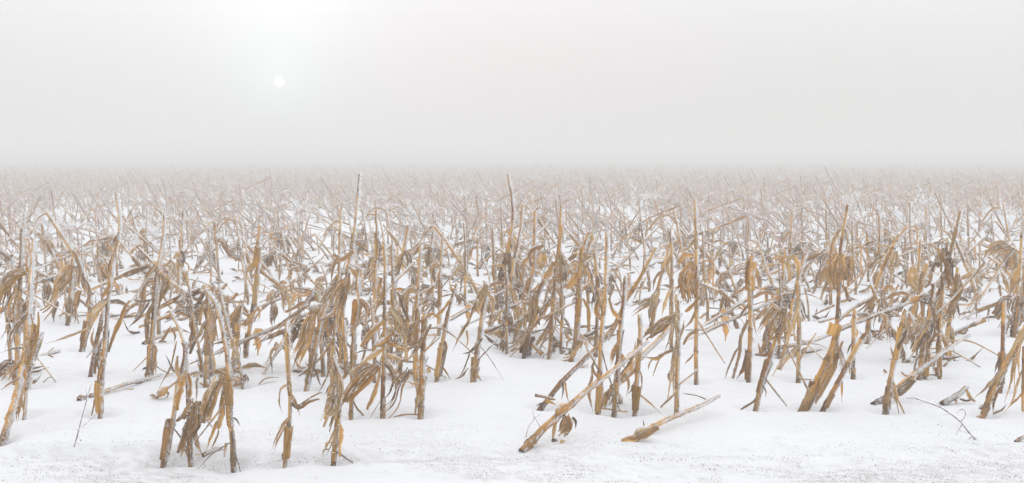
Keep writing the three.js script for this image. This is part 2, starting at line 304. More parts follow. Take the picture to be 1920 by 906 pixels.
  if (!o.plain) for (let k = 0, c = Math.floor(R() * 2.4); k < c; k++) {                                   // torn shreds hanging off it
    const a = 0.15 + R() * 0.7, p = path.getPoint(a), sd = R() < 0.5 ? -1 : 1, l = 0.05 + R() * 0.13, q = [p, p.clone().add(V3(sd * l * 0.12, -l * 0.1, 0.012)), p.clone().add(V3(sd * l * (0.1 + 0.4 * R()), -l * 0.8, 0.03 * (R() - 0.3)))];
    if (q[2].y + foot.y < snowAt(q[2].x + foot.x, q[2].z + foot.z) + 0.005) continue;
    const g = new Mesher(); leaf(g, q, 0.006 + 0.009 * R(), R, { rime, frost, fine: 0.7, twist: 1.4 }); part('leaf_shred', g.geo(), M.leaf, t);
  }
  if (!o.plain && long > 0.25) for (let k = 0, c = Math.floor(R() * 2.6); k < c; k++) {                    // stiff torn strips slanting down to the snow
    const a = 0.16 + R() * 0.3, p = path.getPoint(a), sd = R() < 0.6 ? -1 : 1, e = V3(p.x + sd * (0.02 + R() * 0.1), 0, p.z + (R() - 0.4) * 0.12); e.y = level(e.x + foot.x, e.z + foot.z) - foot.y + (R() < 0.6 ? -0.004 : p.y * 0.4 * R());
    const g = new Mesher(), q = [p, p.clone().lerp(e, 0.5).add(V3((R() - 0.5) * 0.02, (R() - 0.3) * 0.02, 0.01)), e]; leaf(g, q, 0.005 + 0.007 * R(), R, { rime, frost: frost * 0.85, fine: 0.7, twist: 1, blunt: 1, color: R() < 0.6 ? DARK[Math.floor(R() * 3)] : null }); part('leaf_shred', g.geo(), M.leaf, t);
  }
  if (!o.plain && long > 0.4 && R() < 0.5) {                                                                // a snapped cane slanting off it
    const p = path.getPoint(0.25 + R() * 0.5), sd = R() < 0.5 ? -1 : 1, l = 0.07 + R() * 0.13, s = R() < 0.6 ? -0.7 - R() : 0.7 + R(), g = new Mesher();
    stem(g, [p.clone().add(V3(0, 0, 0.004)), p.clone().add(V3(sd * l * 0.3, s * l * 0.35, 0.016)), p.clone().add(V3(sd * l * 0.7, s * l * 0.8, 0.03))], 0.0045, 0.003, R, { rime, frost, dark: 0.1, fine: 0.7, sides: 6 }); part('broken_stem', g.geo(), M.stem, t);
  }
  part('frost', needles(rime, R, z0 > 6 ? 1.2 : 1), M.frost, t, true);
}

// first row, at the edge of the field
P('stout shaggy cornstalk bending over at the sun side picture edge, golden husk halfway up', '2,838 12,805 28,752 42,690 50,640 55,570 60,500 63,452 w19 e9', 'H 50,690 60,650 66,610 62,575 w18 c0; H 48,690 36,735 18,785 3,818 w20; L 52,590 35,612 20,640 18,664 w14; L 48,674 25,690 0,717 w13 k3; L 40,706 20,718 0,732 w7; T 48,652 20,655 0,661 w5; H 40,705 32,745 25,790 10,825 w20; T 3,835 8,850 10,860 w4', { dz: 0.5, z: 4.35 });
P('clump stalk with split brown sheath at its foot and frosted tip bent toward the sun', '308,865 314,835 322,800 328,760 333,720 344,685 347,650 342,636 336,617 318,583 w13 e6', 'X 309,862 313,838 317,805 322,788 w24 c3; L 331,770 332,730 337,700 345,672 w19 c0; H 371,752 366,770 355,800 338,832 w34; L 340,715 334,690 338,668 w10; L 316,800 312,790 318,786 w6; L 353,700 356,722 350,748 w12; L 371,709 368,730 362,752 w9 c3; L 330,790 345,775 355,760 w10; L 333,850 345,815 352,790 w14 c3; T 340,780 352,760 362,745 w6');
P('short upright stub among splayed leaves inside the sunward clump', '357,863 356,830 354,795 352,740 350,700 349,665 w11 e8', 'L 364,800 370,825 381,853 w7; L 362,810 366,835 374,850 w5; L 350,820 345,840 340,860 w8; B 344,785 352,770 360,750 w8; L 370,755 385,760 392,790 w10 c2; T 346,840 350,850 352,862 w4');
P('arching cornstalk with long frosted bow and torn golden leaves at the clump end', '437,855 436,825 431,790 429,745 430,708 425,665 415,610 402,568 385,543 w15 e8', 'H 418,709 405,725 393,752 384,800 w30 c1; L 421,706 419,750 410,806 w15 c0; X 430,760 429,735 428,708 w17 c1; L 405,706 400,715 396,728 w9; L 410,806 404,825 398,842 w8; T 437,783 444,790 450,801 w4; B 424,831 422,845 421,857 w6; L 408,790 396,820 388,845 w9; L 395,750 388,775 380,790 w10');
P('slim cornstalk with hooked leaf and splayed three-pronged shreds at its foot', '535,868 538,835 542,800 544,750 541,706 539,650 538,604 w11 e7', 'L 540,722 527,730 523,752 527,775 w9 c1; S 540,783 522,820 499,852 w12 k3; L 546,756 560,763 580,751 612,738 w12 k2; X 537,858 539,830 543,790 w15; L 546,800 548,815 544,830 w6; T 530,850 531,862 534,872 w4; L 543,790 537,800 533,830 w9; H 541,705 543,725 544,752 w12 c0');
P('cornstalk under a long fringed frosty husk like a hanging broom', '626,862 630,820 634,780 636,730 632,690 624,672 w12 e9', 'H 627,688 632,722 624,770 612,806 w40 c2 k12; L 632,740 630,780 622,815 w18 k4 c1; L 636,794 639,800 641,828 640,857 w10 c0; S 632,799 622,835 613,873 w14 k4; T 617,842 606,845 606,862 w4; T 620,680 610,715 596,741 w4; L 630,690 638,700 642,740 w10 c2; T 622,830 612,828 608,850 w4');
P('cut cornstalk propped low over the snow with reddish ear and hanging husk', '978,848 1000,825 1020,803 1045,782 1070,760 1100,733 1130,710 1150,694 1182,667 1216,640 w19 e8', 'E 1042,777 1053,765 1068,757 w19 c5; H 1060,775 1058,800 1044,828 w34 c1; L 1068,785 1071,805 1063,832 w9 c3; L 1048,775 1040,800 1036,824 w12 c1; T 1034,830 1040,838 1046,852 w7; T 1073,783 1080,790 1080,804 w6; H 1000,822 990,835 981,848 w24 c1 k4; T 1050,848 1056,846 1060,842 w5', { dz: 0.45, lying: 1, name: 'fallen_cornstalk', cat: 'cornstalk', gold: 1, plain: 1, frost: 0.38 });
P('broken cornstalk lying bare on the snow before the rows, thin twig on top', '1190,824 1225,800 1274,777 1316,760 1349,742 w13 e9', 'L 1165,834 1185,829 1210,817 1237,805 w24 c1 k1; L 1168,833 1190,826 1212,812 w20 c0 k1; E 1190,812 1200,806 1214,804 w11 c2; B 1324,749 1306,742 1282,738 w3; T 1207,800 1205,792 1204,786 w4; T 1212,812 1214,822 1216,832 w4', { dz: 0.5, lying: 1, name: 'fallen_cornstalk', cat: 'cornstalk', gold: 1, plain: 1, dark: 0.2, frost: 0.36 });

// second row
P('frost coated stalk close behind the bending one at the sun side edge', '46,778 48,745 52,702 62,665 79,625 w10 e7', 'L 66,678 74,650 84,630 w8 c2; L 44,770 40,740 48,700 w9; T 36,775 38,760 42,745 w4; L 60,680 56,705 54,740 w8 c2', { frost: 0.85 });
P('thin straight stalk with drooping shaggy husk at the sun side edge', '28,716 33,660 36,560 39,490 41,430 w10 e7', 'H 50,508 32,515 12,540 0,575 w36 c1; S 32,530 22,570 18,625 w18 k5; S 20,530 12,570 4,610 w14 k4; B 52,510 52,496 52,482 w8; L 40,560 52,590 50,625 w9; T 28,700 24,712 22,722 w4');
P('tall kinked cornstalk with broad frosted husk halfway, golden stub sheath at its foot', '188,777 192,700 197,650 202,570 209,510 216,465 224,425 218,365 w12 e7', 'X 187,774 186,750 184,728 186,714 w18 c0; H 205,562 193,573 182,595 172,622 w36 c2 k10; T 170,614 130,630 85,649 w5; L 243,564 227,590 210,638 201,660 w11; L 196,650 188,665 182,682 w9; L 222,450 216,470 217,500 w9; L 214,470 206,500 206,520 w8 c3; L 210,530 200,545 190,555 w12');
P('stalk topped by a ball of rime with a fan of golden strips hanging sunward', '577,719 584,685 592,650 600,610 610,575 626,535 642,505 w12 e8', 'H 592,572 580,612 566,660 550,700 w36 c0 k10; H 607,585 600,625 590,665 w20 c0; H 640,510 622,545 600,585 w26 c4; L 580,572 543,596 511,620 490,641 474,666 w10 k3; T 538,645 520,662 508,680 w3; L 600,600 620,590 640,572 w9; S 565,590 550,600 530,612 w12 k3; E 582,585 590,577 602,572 w22 c4; B 622,640 600,672 560,705 w6; X 577,716 582,700 590,660 w15 c4', { z: 5.35 });
P('very tall dark tipped stalk rising almost to the horizon above a frosted bundle', '640,720 640,640 645,560 652,505 660,460 668,400 674,328 w10 e5', 'H 655,512 645,550 632,600 w24 c4; S 650,520 630,560 612,600 w18 k5; L 662,470 640,490 622,480 w10; L 655,500 670,520 668,545 w12 c2; L 648,560 634,590 628,625 w12', { z: 5.1, frost: 0.5 });
P('bare straight stalk standing behind the fringed husk', '622,735 623,675 627,620 631,567 636,500 637,440 640,392 w9 e6', 'L 632,520 645,545 640,580 w10; T 628,600 618,620 612,645 w5; L 634,480 625,500 618,530 w9', { z: 5.25 });
P('straight golden stalk carrying a yellow sheath near its top, beside the bowed husk', '658,778 660,720 662,660 666,610 672,570 671,520 w11 e7', 'X 664,612 668,590 673,562 w18 c0; L 674,562 690,580 686,610 w12 c3; B 649,700 648,660 644,600 w9; L 660,690 640,710 622,705 w9; L 655,700 640,690 630,672 w8; E 655,703 662,696 670,690 w10 c2', { gold: 1 });
P('stalk wrapped by a large rounded brown husk bending down to the snow', '717,778 718,730 720,670 721,610 721,560 722,500 719,455 w12 e7', 'H 712,685 690,705 668,735 646,772 w46 c5 k12; L 712,693 706,735 690,770 w10 c1; H 700,690 680,690 662,705 w22 c1; S 768,690 742,742 712,770 685,781 w20 k5; H 728,578 746,600 754,642 w28 c2 k9; L 720,600 702,622 678,652 w14 c1; L 737,640 710,662 670,692 w12; L 720,540 711,567 699,592 w14 c0; T 735,610 745,660 752,700 w6; S 740,600 765,620 790,625 w18 k4; L 725,640 755,650 788,640 w12; L 724,665 750,672 780,660 w10; L 720,680 735,700 740,740 w12 c4; E 700,650 718,640 735,625 w14 c5; T 750,560 760,590 775,610 w7');
P('clean golden stalk with pale split sheath at its foot, last before the open snow', '789,776 791,720 793,660 796,588 w14 e11', 'L 788,712 783,748 778,778 w12 c1; H 808,608 785,650 765,684 w14 k4 c1; H 790,600 774,615 763,660 w18 c1; L 768,600 760,630 758,680 w10; L 796,600 812,590 822,600 w9; T 782,690 780,720 783,750 w4', { gold: 1 });
P('long brown stalk leaning steeply across the pair beyond the open snow', '1018,762 1054,716 1090,680 1128,642 1155,605 1170,570 1178,540 1180,514 w12 e9', 'B 1173,564 1197,527 1229,466 w9; L 1057,715 1062,735 1067,752 w8; T 1055,718 1056,735 1053,750 w4; B 1003,741 1020,744 1040,749 w7; L 1022,750 1034,755 1042,768 w8; T 1018,755 1010,758 1005,765 w5; L 1160,600 1150,620 1140,640 w9', { brown: 1, dz: 0.15, frost: 0.36, plain: 1 });
P('pale yellow straight stalk with one detached strip standing at its foot', '1121,782 1124,720 1127,640 1131,590 1135,545 1137,500 1138,437 w11 e8', 'L 1110,695 1106,735 1110,780 w8 c4; L 1139,733 1135,755 1128,780 w12; H 1138,532 1131,555 1133,595 w18 c0; L 1122,710 1112,690 1118,670 w7; X 1121,775 1123,750 1125,715 w15; L 1128,600 1118,580 1122,548 w12 c0; T 1150,735 1148,752 1142,760 w5', { gold: 1, z: 4.85 });
P('reddish dark stalk crossed by the leaning golden one', '1152,776 1156,730 1158,690 1161,650 1164,610 1170,560 1172,520 w12 e8', 'L 1158,700 1150,730 1148,750 w9; T 1140,730 1144,745 1146,760 w4; L 1166,600 1150,585 1140,560 w10 c0; H 1160,640 1150,660 1140,690 w12', { brown: 1 });
P('golden cornstalk slanting low with a broad brown leaf sheaf at its raised end', '1120,768 1150,728 1200,672 1238,635 1275,590 w16 e12', 'H 1270,588 1250,602 1228,622 1205,642 w30 c1 k9; L 1262,598 1236,612 1212,622 w14 c1; L 1196,690 1170,712 1150,730 w11; B 1149,722 1155,738 1164,757 w15; S 1192,660 1165,690 1140,715 w16 k4; L 1285,585 1300,570 1310,555 w10; L 1170,700 1180,720 1176,745 w8', { gold: 1, dz: 0.25, z: 4.95, lying: 1, frost: 0.4, plain: 1 });
P('short straight stalk standing alone before the slanting golden sheaf', '1191,772 1194,720 1198,660 1201,620 1199,591 w11 e9', 'T 1189,716 1184,732 1177,741 w4; X 1191,768 1193,745 1195,720 w15; L 1197,680 1190,665 1193,640 w7');
P('shaggy frosted stalk with pale strip running down beside it to the snow', '1269,771 1270,700 1272,640 1270,585 1268,555 w11 e9', 'L 1268,640 1262,706 1256,773 w10 k2 c2; L 1266,656 1248,662 1229,672 1205,669 w9; T 1237,672 1230,690 1223,706 w4; T 1224,674 1218,682 1215,694 w3; L 1272,640 1280,620 1284,600 w9; S 1268,590 1262,630 1258,680 w12 k4; L 1257,715 1254,705 1257,695 w8 c3', { frost: 0.62 });
P('bare grey stalk leaning beside the open gap with a frosty tuft on top', '1418,766 1427,722 1440,683 1454,640 1463,600 1466,582 w14 e10', 'H 1470,578 1462,606 1452,642 w24 c1; L 1466,582 1450,600 1438,630 w14 c1; T 1428,720 1436,735 1434,745 w4; L 1472,590 1480,610 1478,640 w8; L 1462,585 1448,572 1440,590 w9');
P('broad shaggy golden stalk with torn fibres leaning beside a bare one', '1508,767 1528,725 1545,690 1560,655 1569,622 w18 e14', 'H 1568,618 1560,665 1540,712 1522,752 w24 c0 k9; L 1580,640 1562,695 1530,757 w12 c1; X 1560,630 1565,618 1569,606 w26 c0; X 1510,764 1520,742 1534,712 w22 c3; S 1575,650 1575,680 1566,710 w10 k4');
P('bare pale stalk leaning with cut square top, next to the shaggy golden one', '1546,765 1562,735 1580,702 1600,664 1622,628 w13 e12', 'T 1578,706 1579,730 1577,757 w6; L 1547,760 1553,752 1556,757 w7; X 1547,763 1553,750 1562,735 w16 c4', { plain: 1 });
P('upright frosted stalk forking at its top where a bent leaf meets it', '1662,770 1666,735 1674,693 1684,650 1692,610 1697,583 w14 e9', 'L 1663,700 1656,692 1658,705 w6; L 1684,655 1692,640 1698,620 w11; T 1668,735 1678,745 1679,757 w4; X 1662,767 1664,750 1668,730 w17; L 1690,622 1698,632 1700,655 w8; H 1697,588 1700,620 1694,650 w10 c2', { frost: 0.58 });
P('long frosty stalk slanting low across the foot of the forked stalk', '1637,760 1672,738 1700,712 1735,685 1765,663 1800,640 1819,629 w14 e6', 'H 1672,745 1695,728 1714,708 w20 c4; L 1715,705 1708,716 1690,730 w10; T 1676,742 1678,752 1676,760 w4; T 1690,698 1700,706 1706,704 w3', { dz: 0.35, lying: 1, frost: 0.5, plain: 1 });
P('stout stalk leaning out beyond the small fallen chunk, wiry roots at its side', '1845,777 1866,722 1886,685 1908,645 1928,604 w16 e13', 'T 1880,690 1850,727 1825,746 w6; T 1911,653 1901,701 1878,767 w5; L 1917,693 1893,754 1880,772 w8 c4; L 1875,727 1866,750 1862,777 w7 c3; E 1836,765 1842,762 1848,764 w9 c3; T 1862,778 1880,768 1890,755 w5; L 1918,735 1904,752 1898,762 w6; B 1921,650 1919,710 1918,770 w8; S 1912,640 1900,690 1890,745 w12 k4');
P('short cut chunk of stalk lying in the snow with one leg folded down', '1766,758 1780,750 1795,742 1811,728 w15 e12', 'L 1811,730 1817,745 1826,768 w10 c1; L 1790,746 1794,755 1792,762 w6 c3; T 1800,748 1812,751 1830,749 w4', { lying: 1, name: 'fallen_cornstalk', cat: 'cornstalk', plain: 1, dz: 0.05, z: 4.97 });

// third row
P('ragged short stalk behind the broad husked one', '170,702 176,665 183,635 190,600 195,570 w11 e8', 'L 190,640 182,668 176,700 w10; L 178,655 172,640 176,615 w9; T 190,655 185,680 180,700 w5; H 192,600 184,630 178,660 w14 c3', { brown: 1 });
P('bending stalk that leans sunward from behind the broad husked one', '154,655 166,600 170,566 158,525 146,490 115,440 88,398 w11 e7', 'L 155,520 165,540 160,575 w10; L 135,470 150,500 142,530 w10 c4; X 155,652 160,625 167,600 w14; T 150,640 158,610 165,600 w5', { frost: 0.6 });
P('thick sheathed stalk with frosty needle tip beside a fallen pole', '278,708 282,660 287,610 290,560 294,520 297,497 306,440 308,400 w15 e5', 'L 289,648 291,675 294,704 w9 c1; H 297,512 312,530 300,562 w18 c1; T 283,562 262,566 246,567 w5; B 290,500 268,535 246,566 w5; T 283,562 262,590 236,616 w5; X 279,705 281,680 285,645 w20 c1; L 310,520 302,545 297,585 w10; H 285,570 279,600 281,650 w18 c1; T 275,690 268,692 264,696 w4');
P('straight golden brown stalk in the shaggy group behind the arching one', '387,719 388,660 391,600 390,552 w13 e10', 'H 392,570 398,610 397,650 w16 c1; L 388,560 376,580 372,610 w10; T 398,660 402,690 400,705 w5; L 394,580 404,600 408,650 w9; S 390,600 378,630 360,660 w14 k4');
P('wiry stalk hung with many splayed brown strips in the shaggy group', '434,701 440,660 446,610 450,572 w12 e9', 'H 450,572 437,600 420,628 w24 c1 k9; T 445,668 450,690 457,711 w5; S 448,590 440,640 432,690 w16 k4; L 455,585 470,590 482,575 w12; L 440,645 448,672 442,690 w6; S 446,620 425,640 395,655 w18 k5');
P('slim tall stalk with yellow neck and frosty arched leaf in the sunward half', '461,667 467,620 474,585 479,545 484,490 484,455 488,425 w11 e9', 'L 483,488 466,505 460,540 455,578 w8 c2; X 479,502 482,480 484,460 w15 c0; B 487,506 505,520 526,534 w9; H 526,528 534,548 540,578 w18 c2; L 471,600 460,580 450,560 w9; H 475,590 465,605 452,615 w14 c1; X 462,665 463,650 467,620 w15; L 483,575 486,595 484,602 w8', { gold: 1 });
P('slender stalk at the edge of open snow with a leaning dead leaf', '820,709 826,670 830,640 838,600 846,565 856,533 w13 e6', 'L 847,559 830,580 805,601 w8; X 821,706 825,680 831,640 w17 c1; L 842,575 836,600 838,625 w10; T 834,640 836,655 834,665 w5; L 852,545 846,540 843,525 w5');
P('weathered stalk with wiry shreds at its foot, alone in the open snow', '888,711 893,670 899,635 904,595 909,555 910,528 w12 e10', 'H 912,533 902,562 894,595 w24 c2; T 905,635 880,662 868,666 w6; L 892,567 877,604 861,636 850,660 w9; T 882,656 871,690 858,711 w5; T 878,690 868,705 850,712 w4; L 907,545 925,560 926,590 w10; L 898,640 888,655 876,666 w9; T 875,620 878,640 875,660 w5; T 890,680 880,695 878,708 w4', { frost: 0.6 });
P('very tall stalk with swollen golden joints and a dark tangled husk at head height', '1306,717 1305,660 1306,600 1307,540 1306,480 1305,430 1303,378 w11 e7', 'H 1300,490 1288,525 1294,565 w38 c5 k12; H 1304,500 1296,540 1300,580 w20 c3; L 1308,578 1297,598 1282,616 w9; L 1303,623 1292,632 1283,648 w10; T 1300,664 1290,674 1282,682 w5; L 1300,480 1282,478 1268,490 w14; S 1298,500 1284,540 1280,580 w20 k5; L 1303,450 1290,470 1278,475 w9 c2', { gold: 1, frost: 0.56 });
P('bottle necked golden stalk with three thin legs of torn sheath', '1404,714 1406,660 1407,600 1407,560 1406,535 1407,510 1411,480 w12 e9', 'X 1407,545 1407,520 1412,488 w21 c0; L 1402,600 1388,650 1376,710 w10 c4; L 1398,666 1393,690 1381,712 w8 c3; T 1386,650 1370,680 1361,711 w6; L 1408,565 1396,583 1388,598 w9; L 1412,500 1420,508 1416,520 w10 c0; H 1412,478 1405,490 1395,505 w14 c1; X 1404,712 1404,690 1405,650 w17', { gold: 1 });
P('straight thin stalk behind the crossing frosty leaf', '1497,711 1498,650 1498,600 1497,550 1496,528 w10 e8', 'L 1500,560 1485,610 1478,655 w11 c2; L 1499,648 1470,674 1448,711 w10 k2 c2; L 1497,590 1490,610 1492,640 w10; T 1499,712 1520,716 1535,710 w3');
P('dark frosted stalk leaning with its tip above the yellow curled leaf', '1462,690 1480,620 1486,570 1496,525 1507,490 1513,472 w9 e6', 'L 1491,477 1474,488 1480,527 w16 c2; L 1490,480 1498,500 1496,525 w10 c1; T 1484,590 1470,600 1458,620 w5', { z: 5.9 });
P('slim plain stalk standing behind the two leaning poles', '1600,706 1600,660 1602,605 1603,585 w10 e8', 'T 1594,688 1593,700 1593,712 w5; L 1599,695 1602,690 1603,705 w7 c2; T 1600,640 1594,650 1588,664 w4', { plain: 1 });
P('shaggy stalk with dark ear pods in the dense group behind the forked one', '1724,706 1730,660 1738,620 1744,590 1748,560 1751,533 w11 e8', 'X 1736,710 1736,695 1736,680 w14; H 1743,599 1723,622 1708,655 w34 c1 k9; L 1745,560 1752,590 1748,620 w10; S 1740,620 1728,650 1720,700 w14 k4; E 1745,512 1740,526 1735,540 w13 c3; L 1728,620 1718,640 1712,660 w12 c2; T 1722,700 1716,690 1720,670 w4');
P('straight stalk with knotted foot in the dense group behind the forked one', '1762,706 1761,650 1763,600 1767,555 1768,520 w10 e8', 'X 1758,708 1758,696 1757,688 w10; H 1768,545 1758,565 1745,590 w18 c2; L 1764,620 1752,632 1745,655 w10; T 1760,660 1752,680 1748,700 w5; B 1845,494 1790,556 1756,590 w5; S 1758,595 1740,640 1730,680 w16 k4');
P('tall slanting stalk with a brown bundle of husks at its neck, dense group', '1735,702 1742,640 1750,590 1762,545 1774,506 1788,450 1801,398 w11 e6', 'H 1770,460 1774,490 1778,530 w32 c3 k9; H 1778,505 1775,525 1770,540 w28 c3; H 1795,512 1794,540 1784,575 w24 c0; L 1762,500 1755,495 1752,510 w14 c3; L 1758,465 1764,490 1762,510 w11; L 1790,500 1782,498 1776,508 w10 c2', { frost: 0.5, z: 5.7 });
P('upright stalk at the far side of the dense group, sheath hanging', '1774,660 1778,620 1785,580 1790,540 1796,505 w10 e8', 'H 1793,560 1785,580 1780,600 w20 c1; T 1794,565 1798,580 1801,594 w5; B 1848,600 1820,611 1788,624 w9; L 1783,625 1786,640 1784,652 w6; L 1780,600 1770,605 1760,625 w10');
P('weathered upright pole beside the stout leaning stalk by the picture edge', '1876,735 1880,680 1881,630 1883,568 w11 e10', 'T 1876,672 1870,685 1868,700 w5; X 1878,720 1879,690 1881,660 w15', { plain: 1, z: 5.3 });

// fourth row
P('tangled tall stalk with brown ear bag, heart of the middle group', '919,618 927,562 938,515 952,470 960,430 962,385 953,328 w10 e6', 'H 953,470 946,505 935,548 w30 c3 k9; E 938,560 931,575 926,594 w20 c4; H 958,545 947,565 934,592 w22 c3; H 945,520 930,560 918,600 w20 c1; L 960,440 972,455 966,490 w10 c2; S 950,500 970,540 975,590 w16 k4; L 930,560 915,575 905,600 w10', { frost: 0.55 });
P('second tall frosted stalk of the middle group, pale tip', '942,640 950,580 958,540 964,490 975,440 980,383 w9 e6', 'L 965,490 975,520 972,560 w14; L 955,540 968,560 970,600 w12 c1; T 960,520 985,535 1000,545 w5; H 950,585 944,605 936,625 w14 c3', { frost: 0.62 });
P('thick rooted stalk bursting with leaves above a dark flared foot', '985,667 991,630 1000,590 1010,550 1022,525 1034,498 w15 e8', 'X 984,668 987,648 992,628 w27 c3; B 1017,668 1008,655 998,645 w10; S 985,625 966,650 938,666 w14 k4; H 1006,545 998,580 990,620 w22 c1; L 1018,525 1028,510 1034,490 w14 c0; S 1035,562 1000,610 960,650 w9 k3; L 996,600 982,590 975,600 w12; L 1004,570 1014,585 1012,610 w10', { brown: 1 });
P('golden leaning stalk whose top folds over with a yellow husk', '965,642 975,600 982,572 992,540 1001,500 1002,455 1004,398 w11 e7', 'L 1019,461 1000,468 992,500 w12; E 1018,474 1016,488 1012,505 w18 c0; H 982,582 977,600 972,622 w22 c1; L 1002,480 985,488 975,505 w12; L 996,520 984,540 980,570 w10; B 908,623 922,617 940,610 w9; B 927,626 945,615 967,608 w9', { gold: 1 });
P('straight stalk under a broad brown drooping husk shaped like a bell', '1030,667 1034,620 1038,560 1042,510 1050,440 1052,388 w10 e7', 'H 1046,478 1050,505 1046,532 w40 c1 k10; T 1028,633 1019,640 1012,660 w5; L 1035,596 1022,620 1004,648 w10; B 1009,599 1035,588 1078,567 w5; L 1040,540 1052,560 1048,600 w9; E 1050,482 1060,495 1058,515 w18 c4', { frost: 0.5 });
P('curving pale stalk with bright yellow flap and trailing foot leaves', '1072,672 1081,630 1086,572 1088,520 1094,475 1103,440 w13 e10', 'L 1106,436 1108,450 1097,490 w16 c2; L 1091,507 1078,524 1064,543 w16 c0 k1; L 1091,633 1074,667 1040,673 w16 k3; T 1074,636 1065,640 1064,662 w5; L 1094,560 1104,580 1100,620 w10; S 1080,620 1092,650 1086,672 w14 k4; L 1095,500 1108,515 1112,540 w12 c1', { frost: 0.55 });
P('upright slim stalk beside the curving pale one', '1117,665 1120,600 1121,540 1118,500 1115,470 w9 e7', 'L 1120,540 1132,555 1128,590 w12 c0; L 1118,505 1110,520 1112,550 w10; T 1119,610 1112,630 1104,650 w5');
P('thin bare stalk right behind the slanting golden sheaf', '1259,655 1259,600 1259,540 1260,470 1257,436 w9 e7', 'L 1259,540 1248,560 1240,595 w9; L 1260,475 1252,490 1255,520 w10; T 1258,640 1252,645 1250,652 w4');
P('leaning stalk trailing a spray of straight thin strips toward the sun', '1222,612 1231,560 1238,525 1250,485 1259,452 w10 e7', 'S 1234,554 1200,576 1174,600 w12 k4; L 1235,540 1225,560 1228,595 w14; L 1245,505 1232,520 1226,545 w9; H 1236,560 1226,580 1222,605 w18 c4');
P('leaning stalk with a golden bell husk beyond the tall tangled one', '1370,545 1350,515 1332,490 1316,468 w9 e8', 'H 1336,498 1327,518 1316,542 w20 c0; L 1318,472 1328,485 1330,500 w10 c3; L 1330,490 1345,480 1350,465 w10 c2');
P('bent sheaf of a stalk with a fan husk spreading sunward', '1430,662 1442,620 1455,580 1466,540 1470,500 1474,470 w12 e8', 'H 1467,538 1445,585 1418,628 w30 c1 k9; L 1470,500 1460,480 1446,492 w12 c1; L 1468,530 1480,550 1478,580 w10; H 1450,600 1440,630 1430,658 w18 c4; L 1460,560 1440,580 1414,600 w10', { gold: 1 });
P('tall stalk wrapped in a huge two tailed golden husk', '1567,655 1570,600 1573,545 1574,490 1580,440 1590,385 w11 e7', 'H 1576,475 1566,505 1562,545 w48 c0 k12; H 1590,478 1590,505 1583,535 w28 c1; L 1580,535 1588,550 1598,564 w10; L 1565,500 1550,530 1538,560 w10 c2; B 1565,572 1550,579 1530,588 w6; L 1575,430 1562,450 1556,480 w14; L 1585,430 1592,450 1590,480 w12', { frost: 0.52 });
P('crooked frosty stalk with long straws crossing over the two leaning poles', '1626,640 1631,590 1640,556 1648,525 1663,490 1680,455 1700,428 w13 e7', 'H 1679,470 1675,490 1668,515 w24 c2; B 1639,556 1590,585 1552,626 w8; B 1650,588 1590,591 1536,604 w7; L 1650,574 1675,580 1692,596 w17 c5; L 1652,551 1668,536 1676,555 w14 c1; L 1640,570 1622,590 1600,600 w10; S 1640,560 1620,590 1600,612 w12 k4; L 1663,495 1672,510 1668,530 w11', { frost: 0.62 });
P('brown ear pod stalk leaning before the dense group', '1698,640 1704,610 1719,565 1732,525 1738,495 w12 e9', 'E 1712,500 1711,522 1718,546 w20 c1; L 1735,510 1728,530 1726,550 w12; L 1738,500 1746,490 1750,500 w12 c3; H 1700,620 1694,640 1690,655 w12', { gold: 1 });
P('ragged dark stump with frosty leaves against the far picture edge', '1899,626 1901,600 1905,560 1912,510 1916,440 w12 e7', 'X 1898,624 1899,612 1902,596 w24 c3; H 1912,540 1905,570 1900,600 w26 c2; L 1905,580 1893,610 1888,650 w10 c2; S 1914,520 1900,560 1888,610 w14 k4; L 1916,560 1920,600 1915,640 w16 c1', { frost: 0.7 });
P('bent stalk with a frosty plume hanging over open snow by the far edge', '1918,600 1921,540 1918,490 1912,474 1890,462 1872,460 w9 e6', 'H 1898,468 1872,462 1844,476 w24 c1 k9; L 1915,500 1905,515 1908,540 w10');

// fifth row, spots that stand out
P('drooping sheaf of golden leaves on three dark legs, sunward third', '127,606 131,560 135,510 138,470 w10 e8', 'H 135,496 120,520 104,540 w30 c0; L 106,533 98,567 71,594 w15 c0 k3; L 150,545 134,588 117,618 w14 c0; T 108,565 102,585 98,606 w7; T 124,560 118,580 114,603 w7; L 140,500 150,515 148,545 w12 c1; T 140,570 142,590 140,606 w6', { gold: 1 });
P('leaning pole crossing behind the needle tipped stalk', '357,566 334,540 297,503 259,464 w9 e7', 'L 310,515 322,530 318,545 w10; L 290,497 300,520 292,540 w9', { dz: 0.2 });
P('thin upright stalk with yellow knot, behind the arching bow', '332,592 335,540 337,490 340,455 344,395 w9 e6', 'X 335,505 336,490 338,478 w15 c0; L 334,530 322,545 316,570 w8; L 336,550 330,575 322,585 w12; T 338,470 344,480 342,500 w5', { frost: 0.6 });
P('yellow topped upright stub above the rime ball', '561,585 562,550 562,530 561,514 w9 e7', 'L 560,545 552,560 548,575 w9; L 563,560 572,575 580,580 w8', { z: 6.6 });
P('bare stalk with drooping plume on the snow, edge of the open gap', '812,573 811,540 809,498 808,462 w7 e6', 'H 807,463 788,463 772,482 w20 c1; H 808,464 800,480 804,505 w12 c4; T 805,548 802,540 798,560 w4; L 808,572 795,570 778,566 w10 c4; S 802,517 785,510 768,512 w14 k4', { z: 8.0 });
P('slim stalk reaching up beside the stalk with a huge brown husk', '702,655 702,570 704,510 707,450 705,398 w10 e6', 'L 705,500 690,512 684,530 w16; L 704,480 694,495 688,520 w12; T 703,600 694,620 690,640 w5; L 706,450 714,465 712,490 w10; L 703,560 712,540 716,520 w10 c0', { frost: 0.6, gold: 1 });
